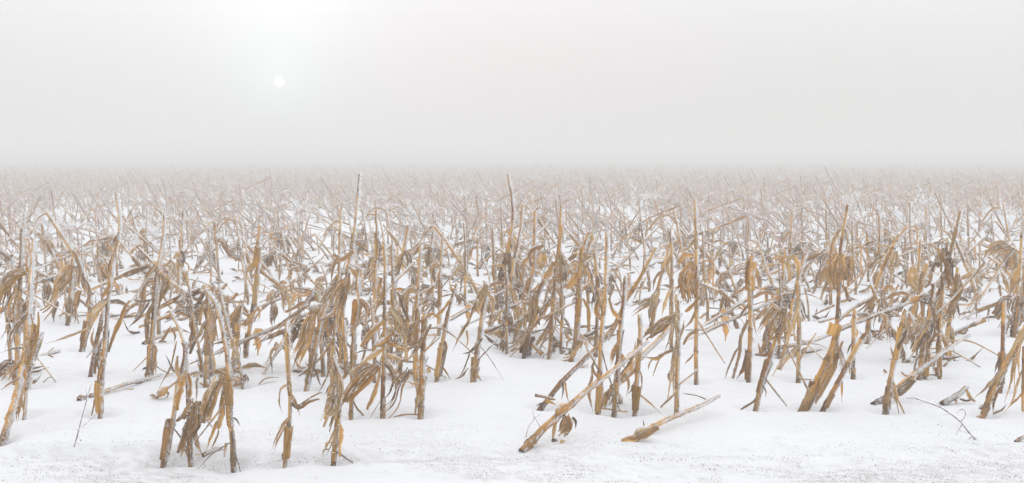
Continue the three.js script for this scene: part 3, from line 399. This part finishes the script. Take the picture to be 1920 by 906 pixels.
P('golden topped slanting stalk behind the huge brown husk', '733,605 736,560 742,520 757,470 766,425 w11 e8', 'H 755,475 745,500 738,528 w18 c0; L 740,540 750,560 748,590 w10; L 757,470 768,485 766,510 w12; T 735,580 728,595 724,606 w5', { gold: 1 });
P('leaning pole with hooked leaf over the open snow of the middle', '898,555 880,520 862,492 838,455 815,425 w8 e7', 'L 869,506 852,508 842,525 w9 c3; T 842,520 836,530 831,542 w4; T 867,510 867,525 867,540 w5; T 845,535 853,538 858,552 w4; L 850,475 862,490 858,505 w10', { dz: 0.1 });
P('stalk snapped into a tripod over the open snow', '1382,613 1372,585 1359,556 1353,548 1335,540 1318,533 w10 e5', 'L 1356,556 1346,590 1335,624 w9 c4; T 1360,556 1366,590 1371,618 w6; B 1356,550 1390,578 1424,592 w6; S 1362,560 1372,590 1382,612 w12 k3; T 1342,590 1345,605 1352,620 w4; E 1350,552 1354,548 1360,550 w10 c4');

// poles and scraps lying on the snow
const lyingPole = (label, s, rest = '', dz = 0, z) => P(label, s, rest, { lying: 1, plain: 1, dz, z, name: 'fallen_cornstalk', cat: 'cornstalk', dark: 0.3, frost: 0.4 });
lyingPole('long fallen cornstalk lying behind the sheathed stub, dark curled end', '147,752 160,746 185,738 230,722 265,713 300,703 w11 e7', 'L 160,746 150,742 144,752 w10 c4; L 160,748 160,756 158,762 w10 c5; T 264,716 260,735 252,745 w6; T 252,745 244,746 234,748 w3', 0.5);
lyingPole('fallen pole behind the bending stalk at the sun side edge', '-4,692 27,683 68,670 111,657 w9 e7', 'T 90,666 97,675 101,688 w3; T 110,660 107,675 102,688 w3; T 90,660 98,654 104,651 w3', 0.3, 6.0);
lyingPole('stubby fallen stalk piece with curled dark leaf behind the thick sheathed stalk', '269,646 280,638 296,632 308,630 w11 e10', 'L 298,655 306,640 314,625 322,612 w10 c3; L 312,652 306,655 300,662 w9 c3; L 322,615 328,630 326,650 w6', 0.1);
lyingPole('fallen stalk lying flat beside the bent fan sheaf', '1418,668 1464,652 1500,645 1533,636 1570,620 w10 e9', 'L 1419,668 1440,665 1462,668 w9; T 1500,648 1530,645 1550,655 w3', 0.3);
lyingPole('thin fallen cane lying beyond the tripod stalk', '1284,620 1320,619 1369,621 w5 e4', '', 0.1);
lyingPole('frosty fallen cane stretching toward the far picture edge', '1930,526 1912,522 1880,500 1854,482 w7 e5', 'L 1896,556 1884,525 1872,504 w9; T 1876,556 1875,540 1875,526 w5; L 1875,505 1868,508 1862,500 w9', 0.1, 8.6);
lyingPole('dark leaf stub at the bottom corner away from the sun', '1904,829 1912,824 1928,816 w8 e7', 'L 1906,829 1914,822 1926,818 w7 c3', 0.02);
lyingPole('brown fallen stem piece at the foot of the arching stalk', '380,854 392,848 404,843 417,841 w11 e9', 'T 376,853 370,851 364,853 w3', 0.06);
lyingPole('small scrap of stalk on the snow beside the long leaning brown one', '1089,690 1096,686 1103,683 w7 e6', '', 0.02);
lyingPole('dried husk scrap lying on the snow sunward of the first clump', '292,748 303,738 322,722 335,712 w6 e5', 'E 296,742 306,733 314,726 w17 c1; L 316,735 313,745 309,749 w6 c3; S 292,742 286,752 283,766 w10 k4; T 331,640 320,688 297,730 w4', 0.02);
lyingPole('pale frosty frond lying where the tall stalks meet the open snow', '776,572 790,570 806,575 815,578 w5 e4', 'S 778,566 795,568 814,578 w14 k5', 0.02);

// ---------------------------------------------------------------- stalks for the rows behind: each form is built once, then copied
const FORMS = [];
function bent(R, kind) {                                                 // a stem's line from the snow up, in metres
  const sx = R() < (kind === 'leaning' ? 0.78 : 0.6) ? -1 : 1, az = (R() - 0.5) * 1.5, dx = sx * Math.cos(az), dz = Math.sin(az);
  if (kind === 'straight') { const h = 0.2 + R() * 0.40, l = Math.tan(R() * R() * 0.6) * h; return [V3(0, -0.05, 0), V3(dx * l * 0.05, h * 0.12, 0), V3(dx * l * 0.5 + (R() - 0.5) * 0.02, h * 0.55, dz * l * 0.5), V3(dx * l, h, dz * l)]; }
  if (kind === 'leaning') { const len = 0.3 + R() * 0.45, a = 0.45 + R() * 0.6, s = Math.sin(a) * len, c = Math.cos(a) * len; return [V3(0, -0.04, 0), V3(dx * s * 0.1, c * 0.12, dz * s * 0.1), V3(dx * s * 0.5, c * 0.5 + 0.02, dz * s * 0.5), V3(dx * s, c, dz * s)]; }
  if (kind === 'snapped') { const h = 0.18 + R() * 0.28, l = 0.22 + R() * 0.36, drop = (0.2 + 0.8 * R()) * h, k = (R() - 0.5) * 0.08; return [V3(0, -0.05, 0), V3(k * 0.5, h * 0.5, 0), V3(k, h * 0.97, 0), V3(k + dx * 0.012, h + 0.004, dz * 0.012), V3(k + dx * (0.022 + l * 0.06), h - drop * 0.05 - 0.004, dz * (0.022 + l * 0.06)), V3(k + dx * l * 0.5, h - drop * 0.45, dz * l * 0.5), V3(k + dx * l, h - drop, dz * l)]; }
  const h = 0.1 + R() * 0.16; return [V3(0, -0.05, 0), V3(dx * 0.01, h * 0.5, 0), V3(dx * 0.05, h, dz * 0.05)];   // stub
}
function form(seed, kind, fine) {
  const R = chance(seed * 104729 + 7), line = bent(R, kind), path = curveOf(line), rime = fine > 0.5 ? [] : null, frost = (fine > 0.5 ? 0.57 : 1.08) + R() * 0.25, out = { kind, line, parts: [] };  // far forms get extra frost white that stands in for haze
  const r = 0.009 + R() * 0.004, one = fine > 0.5 ? null : new Mesher(), mesh = () => one || new Mesher(), add = (n, g, m) => { if (!one) out.parts.push([n, g.geo(), m]); };
  let g = mesh(); stem(g, line, r, r * 0.7, R, { rime, frost, dark: fine > 0.5 ? 0.7 : 0.4, palette: fine > 0.5 ? [STEM[0], STEM[1], STEM[2], STEM[3], STEM[5], FARTHER[1]] : FARTHER, fine: fine > 0.5 ? 0.5 : 0.14, sides: fine > 0.5 ? 7 : 4 }); add('stem', g, M.stem);
  const count = kind === 'stub' ? 1 + Math.floor(R() * 2) : (fine > 0.5 ? 3 : 1) + Math.floor(R() * 4);
  for (let k = 0; k < count; k++) {
    const a = 0.12 + 0.8 * R(), p = path.getPoint(a), q = (R() < 0.6 ? -1 : 1) * (0.3 + 0.9 * R()), e = (R() - 0.5) * 1.2, l = (kind === 'stub' ? 0.07 : 0.1) + R() * 0.2, dx = Math.sin(q), dz = e;
    const drop = 0.45 + 0.5 * R(), way = R() * 0.6;
    const pts = R() < 0.75 ? [p.clone(), p.clone().add(V3(dx * l * 0.2, l * 0.07 * (R() - 0.3), dz * l * 0.2)), p.clone().add(V3(dx * l * 0.27, -l * 0.09, dz * l * 0.26)), p.clone().add(V3(dx * l * (0.22 + way * 0.5), -l * drop * 0.6, dz * l * 0.3)), p.clone().add(V3(dx * l * (0.2 + way), -l * drop, dz * l * 0.35))]
      : [p.clone(), p.clone().add(V3(dx * l * 0.4, l * (R() - 0.3) * 0.3, dz * l * 0.4)), p.clone().add(V3(dx * l * 0.9, l * (R() - 0.55) * 0.8, dz * l * 0.7))];
    for (const v of pts) v.y = Math.max(v.y, 0.004);
    g = mesh(); const type = R(), f = { rime, frost, fine, color: fine > 0.5 ? (R() < 0.45 ? null : [LEAF[3], LEAF[4], FARTHER[2], FARTHER[3]][Math.floor(R() * 4)]) : FARTHER[Math.floor(R() * 4)] };
    if (type < 0.16 && fine > 0.5) { leaf(g, pts, 0.035 + R() * 0.035, R, { ...f, strips: 3, round: 0.34, spread: 0.06, split: 0.6, blunt: R() < 0.5 ? 1 : 0, twist: 1.1, fine: 0.7 }); add('husk', g, M.leaf); }
    else if (type < 0.5) { leaf(g, pts, 0.025 + R() * 0.025, R, { ...f, strips: fine > 0.5 ? 4 : 3, spread: 0.3, split: 0.2 }); add('shredded_leaf', g, M.leaf); }
    else { leaf(g, pts, 0.012 + R() * 0.018, R, { ...f, blunt: R() < 0.4 ? 1 : 0 }); add('leaf', g, M.leaf); }
  }
  if (!one && kind !== 'stub') for (let k = 0; k < 2; k++) { const a = 0.08 + R() * 0.7; g = mesh(); sheath(g, path, a, Math.min(0.98, a + 0.1 + 0.12 * R()), r * 1.05, R, { rime, frost }); add('leaf_sheath', g, M.leaf); }
  if (!one && R() < 0.75 && kind !== 'stub') { const p = path.getPoint(0.3 + 0.3 * R()), sd = R() < 0.5 ? -1 : 1; g = mesh(); stem(g, [p, p.clone().add(V3(sd * 0.1, 0.02 - 0.06 * R(), 0.03)), p.clone().add(V3(sd * (0.18 + 0.12 * R()), -0.05 - 0.12 * R(), 0.05))].map(v => { v.y = Math.max(v.y, 0.004); return v; }), 0.005, 0.003, R, { rime, frost, dark: 0.2, fine: 0.4, sides: 5 }); add('broken_stem', g, M.stem); }
  for (let k = 0, c = fine > 0.5 ? 2 + Math.floor(R() * 3) : 1 + Math.floor(R() * 2); k < c; k++) {          // litter caught round the foot
    const a = R() * 6.28, d = 0.02 + R() * 0.12, l = 0.06 + R() * 0.14, b = a + (R() - 0.5) * 3, p = V3(Math.cos(a) * d, 0.004 + R() * 0.02, Math.sin(a) * d * 0.7), q = [p, p.clone().add(V3(Math.cos(b) * l * 0.5, 0.002 + 0.04 * (R() - 0.3), Math.sin(b) * l * 0.4)), p.clone().add(V3(Math.cos(b) * l, 0.09 * R() * R(), Math.sin(b) * l * 0.7))]; for (const v of q) v.y = Math.max(v.y, 0.003);
    g = mesh(); leaf(g, q, 0.01 + 0.018 * R(), R, { rime, frost: frost * 0.85, fine: fine * 0.8, color: R() < 0.7 ? DARK[Math.floor(R() * 3)] : null }); add('leaf_shred', g, M.leaf);
  }
  if (rime) out.parts.push(['frost', needles(rime, R, 1.7), M.frost]);
  out.geo = one && one.geo(); return out;
}
const KINDS = ['straight', 'snapped', 'leaning', 'leaning', 'straight', 'snapped', 'leaning', 'straight', 'leaning', 'stub'];

const FAR_KINDS = ['snapped', 'leaning', 'leaning', 'straight', 'snapped', 'leaning', 'straight', 'leaning', 'snapped'];
const ONES = ['', 'first', 'second', 'third', 'fourth', 'fifth', 'sixth', 'seventh', 'eighth', 'ninth', 'tenth', 'eleventh', 'twelfth', 'thirteenth', 'fourteenth', 'fifteenth', 'sixteenth', 'seventeenth', 'eighteenth', 'nineteenth'];
const TENS = ['', '', 'twenty', 'thirty', 'forty', 'fifty'], TENTH = ['', '', 'twentieth', 'thirtieth', 'fortieth', 'fiftieth'];
const nth = n => n < 20 ? ONES[n] : n % 10 ? `${TENS[Math.floor(n / 10)]}-${ONES[n % 10]}` : TENTH[n / 10];
const LOOKS = {
  straight: h => h > 0.6 ? 'tall upright frosted stalk' : h > 0.42 ? 'upright frosted stalk' : 'low upright stalk',
  leaning: (h, l) => l < 0 ? 'frosted stalk leaning sunward' : 'frosted stalk leaning off the sun',
  snapped: (h, l) => l < 0 ? 'snapped stalk folded sunward' : 'snapped stalk folded off the sun',
  stub: () => 'short frosted stub with torn leaf',
};
const RA = chance(4242), behind = [];
function spot(z, x) { wells.push([x, -z, 0.07, 0.03]); }
const rows = [];                                                        // [row number from the field's edge, depth, stalks per metre]
for (let k = 0, z = 6.95; k < 9; k++, z += 0.74) rows.push([k + 5, z, [2.4, 3.0, 3.7, 4.2, 4.5, 4.8, 5.0, 5.0, 5.0][k]]);
let copies = 0;
for (const [no, z, per] of rows) {
  const half = z * W / 2 / FOCAL + 0.25, list = [];
  for (let x = -half + RA() / per; x < half; x += (0.35 + 1.3 * RA()) / per) { if (noise(x * 0.7, z * 0.9, 77) < 0.27) continue; list.push([x, z + (RA() - 0.5) * 0.22]); }
  list.forEach(([x, d], i) => { if (copies < 192) { copies++; spot(d, x); behind.push([x, d, no, i + 1]); } else behind.push([x, d, 0, 0]); });
}
for (const [name, x0, x1, y, n] of [['sunward edge', 5, 70, 715, 3], ['bow stalk', 358, 468, 700, 4], ['rime ball', 575, 650, 690, 4], ['broad husk', 690, 790, 700, 4], ['ear bag', 925, 1000, 640, 4], ['bell husk', 1040, 1110, 655, 3], ['bent fan', 1425, 1490, 655, 3], ['dark pod', 1690, 1790, 680, 4]])
  for (let i = 0; i < n; i++) { const px = x0 + (x1 - x0) * (i + 0.2 + 0.6 * RA()) / n, d = groundDepth(px, y + (RA() - 0.5) * 40), x = ray(px, y).x * d; spot(d, x); behind.push([x, d, name, i + 1]); copies++; }

// ---------------------------------------------------------------- the snow: one sheet to the horizon, fine near the camera
{
  const zs = [], xs = [];
  for (let z = 40; z > 0; z -= 6) zs.push(z); for (let z = 0; z > -2.6; z -= 0.4) zs.push(z); for (let z = -2.6; z > -6; z -= 0.024) zs.push(z); for (let z = -6, s = 0.04; z > -420; z -= s, s *= 1.035) zs.push(z); zs.push(-420);
  for (let x = 0, s = 0.03; x < 330; x += s, s *= x < 2.2 ? 1 : x < 8 ? 1.012 : 1.09) { xs.push(x); if (x) xs.unshift(-x); }
  const p = [], u = [], c = [], idx = [], n = xs.length, near = wells.map(w => w);
  for (const z of zs) {
    const row = near.filter(w => Math.abs(w[1] - z) < 0.25);
    for (const x of xs) {
      let y = level(x, z);
      if (z < -2.6 && z > -14) y += well(x, z, row);
      p.push(x, y, z); u.push(x, z);
      const d = -z, soil = smooth(0.47 + 0.06 * smooth(4.0, 4.5, d), 0.74, fbm(x * 1.5, z * 3.6, 33) * 0.45 + 0.14 + 0.3 * noise(x * 34, z * 60, 37)) * smooth(4.95, 4.2, d) * (0.5 + 0.5 * smooth(4.45, 3.95, d));
      const streak = smooth(0.6, 0.8, noise(x * 1.4, z * 9, 41)) * smooth(5.2, 4.3, d) * 0.35, k = Math.min(1, soil * 0.42 + streak * 0.12);
      c.push(mix(0.605, 0.30, k), mix(0.615, 0.27, k), mix(0.63, 0.25, k));
    }
  }
  for (let a = 0; a + 1 < zs.length; a++) for (let b = 0; b + 1 < n; b++) { const q = a * n + b; idx.push(q, q + 1, q + n, q + 1, q + n + 1, q + n); }
  const g = new THREE.BufferGeometry(); g.setAttribute('position', new THREE.Float32BufferAttribute(p, 3)); g.setAttribute('uv', new THREE.Float32BufferAttribute(u, 2)); g.setAttribute('color', new THREE.Float32BufferAttribute(c, 3)); g.setIndex(idx); g.computeVertexNormals();
  structure('snow_ground', g, M.snow);
}
for (const f of later) f();

// ---------------------------------------------------------------- copies in the rows behind
{
  const made = [];
  for (let k = 0; k < 40; k++) made.push(form(k + 1, KINDS[k % KINDS.length], 1));
  const first = made.map(() => null), R = chance(99), back = [];
  for (const [x, d, no, rank] of behind) {
    const yaw = (R() - 0.5) * 0.8, size = 0.85 + R() * 0.3, pick = typeof no === 'string' ? [0, 1, 4, 5, 7, 10, 11, 14, 15, 17, 20, 21, 24, 25, 27][Math.floor(R() * 15)] : Math.floor(R() * made.length);
    if (!no) { back.push([x, d, yaw, size]); continue; }
    const f = made[pick], tip = f.line[f.line.length - 1], label = `${LOOKS[f.kind](tip.y * size, tip.x)}, ${nth(rank)} from the sun side in the ${typeof no === 'string' ? no + ' tangle' : nth(no) + ' row'}`;
    let o = first[pick];
    if (!o) {
      o = first[pick] = thing('cornstalk', label, 'cornstalk', null, 'frosted cornstalks standing in rows');
      for (const [name, g, m] of f.parts) part(name, g, m, o, name === 'frost');
    } else { o = o.clone(); o.name = numbered('cornstalk'); o.userData = { label, category: 'cornstalk', group: 'frosted cornstalks standing in rows' }; scene.add(o); }
    o.position.set(x, level(x, -d) - 0.006, -d); o.rotation.y = yaw; o.scale.setScalar(size);
  }

  // everything farther: one mass of stalks fading into the fog
  const mass = new THREE.Group(); mass.name = 'distant_corn_stubble'; scene.add(mass);
  mass.userData = { label: 'dense frosted corn stubble fading into the fog as far as the horizon', category: 'corn stubble', kind: 'stuff' };
  const variants = []; for (let k = 0; k < 26; k++) variants.push(form(k + 301, FAR_KINDS[k % 9], 0.3));
  const sets = variants.map(() => []), Q = new THREE.Quaternion(), up = V3(0, 1, 0);
  for (const [x, d, yaw, size] of back) sets[Math.floor(R() * sets.length)].push(new THREE.Matrix4().compose(V3(x, level(x, -d), -d), Q.setFromAxisAngle(up, yaw), V3(size, size, size)));
  for (let z = 6.95 + 9 * 0.74; z < 150; z += 0.74) {
    const half = z * W / 2 / FOCAL + 1.2, per = mix(5.0, 2.5, smooth(13, 60, z));
    for (let x = -half + R() / per; x < half; x += (0.35 + 1.3 * R()) / per) {
      if (z < 40 && noise(x * 0.5, z * 0.55, 78) < 0.24) continue;
      const size = 0.8 + R() * 0.35 + (R() < 0.04 ? 0.15 : 0), d = z + (R() - 0.5) * 0.3;
      sets[Math.floor(R() * sets.length)].push(new THREE.Matrix4().compose(V3(x, level(x, -d), -d), Q.setFromAxisAngle(up, (R() - 0.5) * 1.2), V3(size, size * (0.9 + 0.2 * R()), size)));
    }
  }
  sets.forEach((s, k) => {
    const im = new THREE.InstancedMesh(variants[k].geo, M.leaf, s.length); im.name = numbered('corn_stubble'); im.castShadow = im.receiveShadow = true; im.userData.kind = 'stuff';
    s.forEach((m, i) => { im.setMatrixAt(i, m); const t = 0.92 + 0.08 * hash(i, k, 5); im.setColorAt(i, new THREE.Color(t, t * (0.97 + 0.03 * hash(i, k, 6)), t)); }); mass.add(im);
  });
  console.log('copies', copies, 'far', sets.reduce((a, s) => a + s.length, 0), 'variant triangles', variants.map(v => v.geo.index.count / 3).join(' '));
}

// ---------------------------------------------------------------- weeds white with rime, dry twigs, soil crumbs
function weed(label, px, py, h, seed) {
  const z = groundDepth(px, py), R = chance(seed * 31 + 5), foot = at(px, py, z), t = thing('frosted_weed', label, 'weed', foot, 'rime coated weeds among the stalks'), rime = [];
  const tube = (m, a, b, r) => { const mid = a.clone().lerp(b, 0.5).add(V3((R() - 0.5) * 0.02, 0.015, (R() - 0.5) * 0.02)); stem(m, [a, mid, b], r, r * 0.6, R, { frost: 1.1, dark: 0, fine: 0.25, sides: 4, palette: [[0.6, 0.56, 0.52], [0.5, 0.44, 0.4]] }); for (let k = 0; k < 26; k++) { const p = a.clone().lerp(b, R()); rime.push([p, V3(R() - 0.5, R() - 0.3, R() - 0.5), 1]); } };
  const tip = V3((R() - 0.6) * 0.3 * h, h, (R() - 0.5) * 0.1); let m = new Mesher(); tube(m, V3(0, -0.03, 0), tip, 0.005); part('stem', m.geo(), M.twig, t);
  for (let k = 0; k < 9; k++) {
    m = new Mesher(); const a = tip.clone().multiplyScalar(0.25 + 0.7 * R()), s = R() < 0.5 ? -1 : 1, l = h * (0.25 + 0.3 * R()), b = a.clone().add(V3(s * l * (0.4 + 0.5 * R()), l * (0.3 + 0.5 * R()), (R() - 0.5) * l)); tube(m, a, b, 0.003);
    for (let q = 0; q < 5; q++) { const c = a.clone().lerp(b, 0.3 + 0.7 * R()), e = c.clone().add(V3((R() - 0.5) * 0.14, 0.02 + 0.07 * R(), (R() - 0.5) * 0.12)); tube(m, c, e, 0.0018); }
    part('branch', m.geo(), M.twig, t);
  }
  part('frost', needles(rime, R, 1.5), M.frost, t, true);
}
const spots = [
  ['feathery white weed behind the tall kinked stalk', 268, 520, 0.5], ['low white weed beside the first tall pole on the sun side', 92, 470, 0.42], ['white weed standing behind the bending sunward stalk', 118, 462, 0.38],
  ['rimed weed above the thick sheathed stalk', 290, 470, 0.42], ['rimed weed beyond the very tall dark tipped stalk', 560, 445, 0.45], ['pale weed near the tall pair in the middle, sunward side', 790, 450, 0.45], ['fluffy white weed just below the horizon over the middle gap', 865, 415, 0.4],
  ['white weed behind the leaning stalk with the spray of strips', 1205, 440, 0.6], ['rimed weed beyond the huge two tailed husk', 1600, 425, 0.55], ['large feathery white weed behind the dense group', 1735, 455, 0.68], ['drooping rimed weed beyond the crooked frosty stalk', 1712, 470, 0.5], ['white weed behind the frosty plume stalk', 1862, 468, 0.48], ['second rimed weed above the frosty plume stalk', 1895, 452, 0.45],
];
spots.forEach((s, i) => weed(...s, i + 1));

function twig(label, main, side, d0) {
  const s = parse(main), z = d0 || groundDepth(...s.pts[0]), R = chance(s.pts[0][0] * 17), foot = at(...s.pts[0], z), t = thing('dry_twig', label, 'twig', foot), rime = [];
  const run = (o, name) => { const m = new Mesher(), q = o.pts.map(([x, y], i) => at(x, y, z + (o.d || 0) / 100 * i / (o.pts.length - 1)).sub(foot)); stem(m, q, o.w / 2 * z / FOCAL, o.w * 0.25 * z / FOCAL, R, { rime, frost: o.f ?? 0.5, dark: 0.2, fine: 0.8, sides: 5, palette: [[0.13, 0.09, 0.08], [0.2, 0.14, 0.12]] }); part(name, m.geo(), M.twig, t); };
  run(s, 'stem'); for (const b of side.split(';')) if (b.trim()) run(parse(b), 'branch');
  part('frost', needles(rime, R, 1), M.frost, t, true);
}
twig('thin dark twig stuck upright in the snow before the sheathed stub', '139,839 148,805 160,760 168,730 173,716 w3.4 d10 f0.6', '156,798 166,790 178,776 w1.5; 160,760 163,742 160,730 w2; 147,808 145,806 144,802 w1.5');
twig('thin curved branch lying on the snow away from the sun, small side sprigs', '1829,825 1818,812 1800,790 1785,778 1765,765 1745,757 1722,749 1700,746 w3.2 d60 f0.85', '1822,818 1818,823 1815,827 w2.4; 1825,820 1830,821 1834,823 w2; 1804,797 1797,808 1794,816 w2.4 d-4; 1798,806 1802,808 1805,809 w1.5; 1803,790 1808,784 1811,775 1806,767 1800,768 w2.4 d6; 1785,778 1775,776 1768,780 w1.5; 1765,765 1760,758 1752,752 w1.5; 1745,757 1735,754 1722,757 w1.5; 1722,749 1712,744 1704,742 w1.5; 1806,768 1798,770 1792,778 w1.3');
twig('small wiry weed sprig beside the propped stalk with the ear', '986,820 991,802 1002,786 1014,774 w2 d8 f0.7', '1002,786 1000,776 997,770 w1.5; 1013,802 1007,790 1002,782 w1.6');

{ // crumbs of soil blown over the crust along the edge of the field
  const R = chance(777), g = new THREE.IcosahedronGeometry(1, 0), list = [], p = g.attributes.position; for (let i = 0; i < p.count; i++) { const k = 0.7 + 0.6 * hash(Math.round(p.getX(i) * 50), Math.round(p.getY(i) * 50), Math.round(p.getZ(i) * 50)); p.setXYZ(i, p.getX(i) * k, p.getY(i) * k * 0.7, p.getZ(i) * k); } g.computeVertexNormals();
  for (let k = 0; k < 170000; k++) {
    const d = 3.6 + 1.5 * R() * R(), x = (R() * 2 - 1) * (d * 0.46 + 0.2), q = fbm(x * 1.5, -d * 3.6, 33) * 0.5 + 0.15 + 0.3 * noise(x * 9, d * 16, 3);
    if (R() > smooth(0.44, 0.68, q) * 0.8 * smooth(4.95, 4.2, d)) continue; const r = 0.0004 + 0.001 * Math.pow(R(), 4) + (R() < 0.003 ? 0.0016 : 0);
    list.push(new THREE.Matrix4().compose(V3(x, level(x, -d) + r * 0.3, -d), new THREE.Quaternion().setFromEuler(new THREE.Euler(R() * 6, R() * 6, R() * 6)), V3(r, r, r)));
  }
  const im = new THREE.InstancedMesh(g, M.crumb, list.length); list.forEach((m, i) => { im.setMatrixAt(i, m); const t = 0.5 + 1.2 * hash(i, 3, 3); im.setColorAt(i, new THREE.Color(t, t * 0.95, t * 0.9)); });
  im.name = 'soil_crumbs'; im.receiveShadow = true; im.userData = { label: 'dark crumbs of soil scattered over the snow crust along the field edge', category: 'soil crumbs', kind: 'stuff' }; scene.add(im);
}

renderer.render(scene, camera);
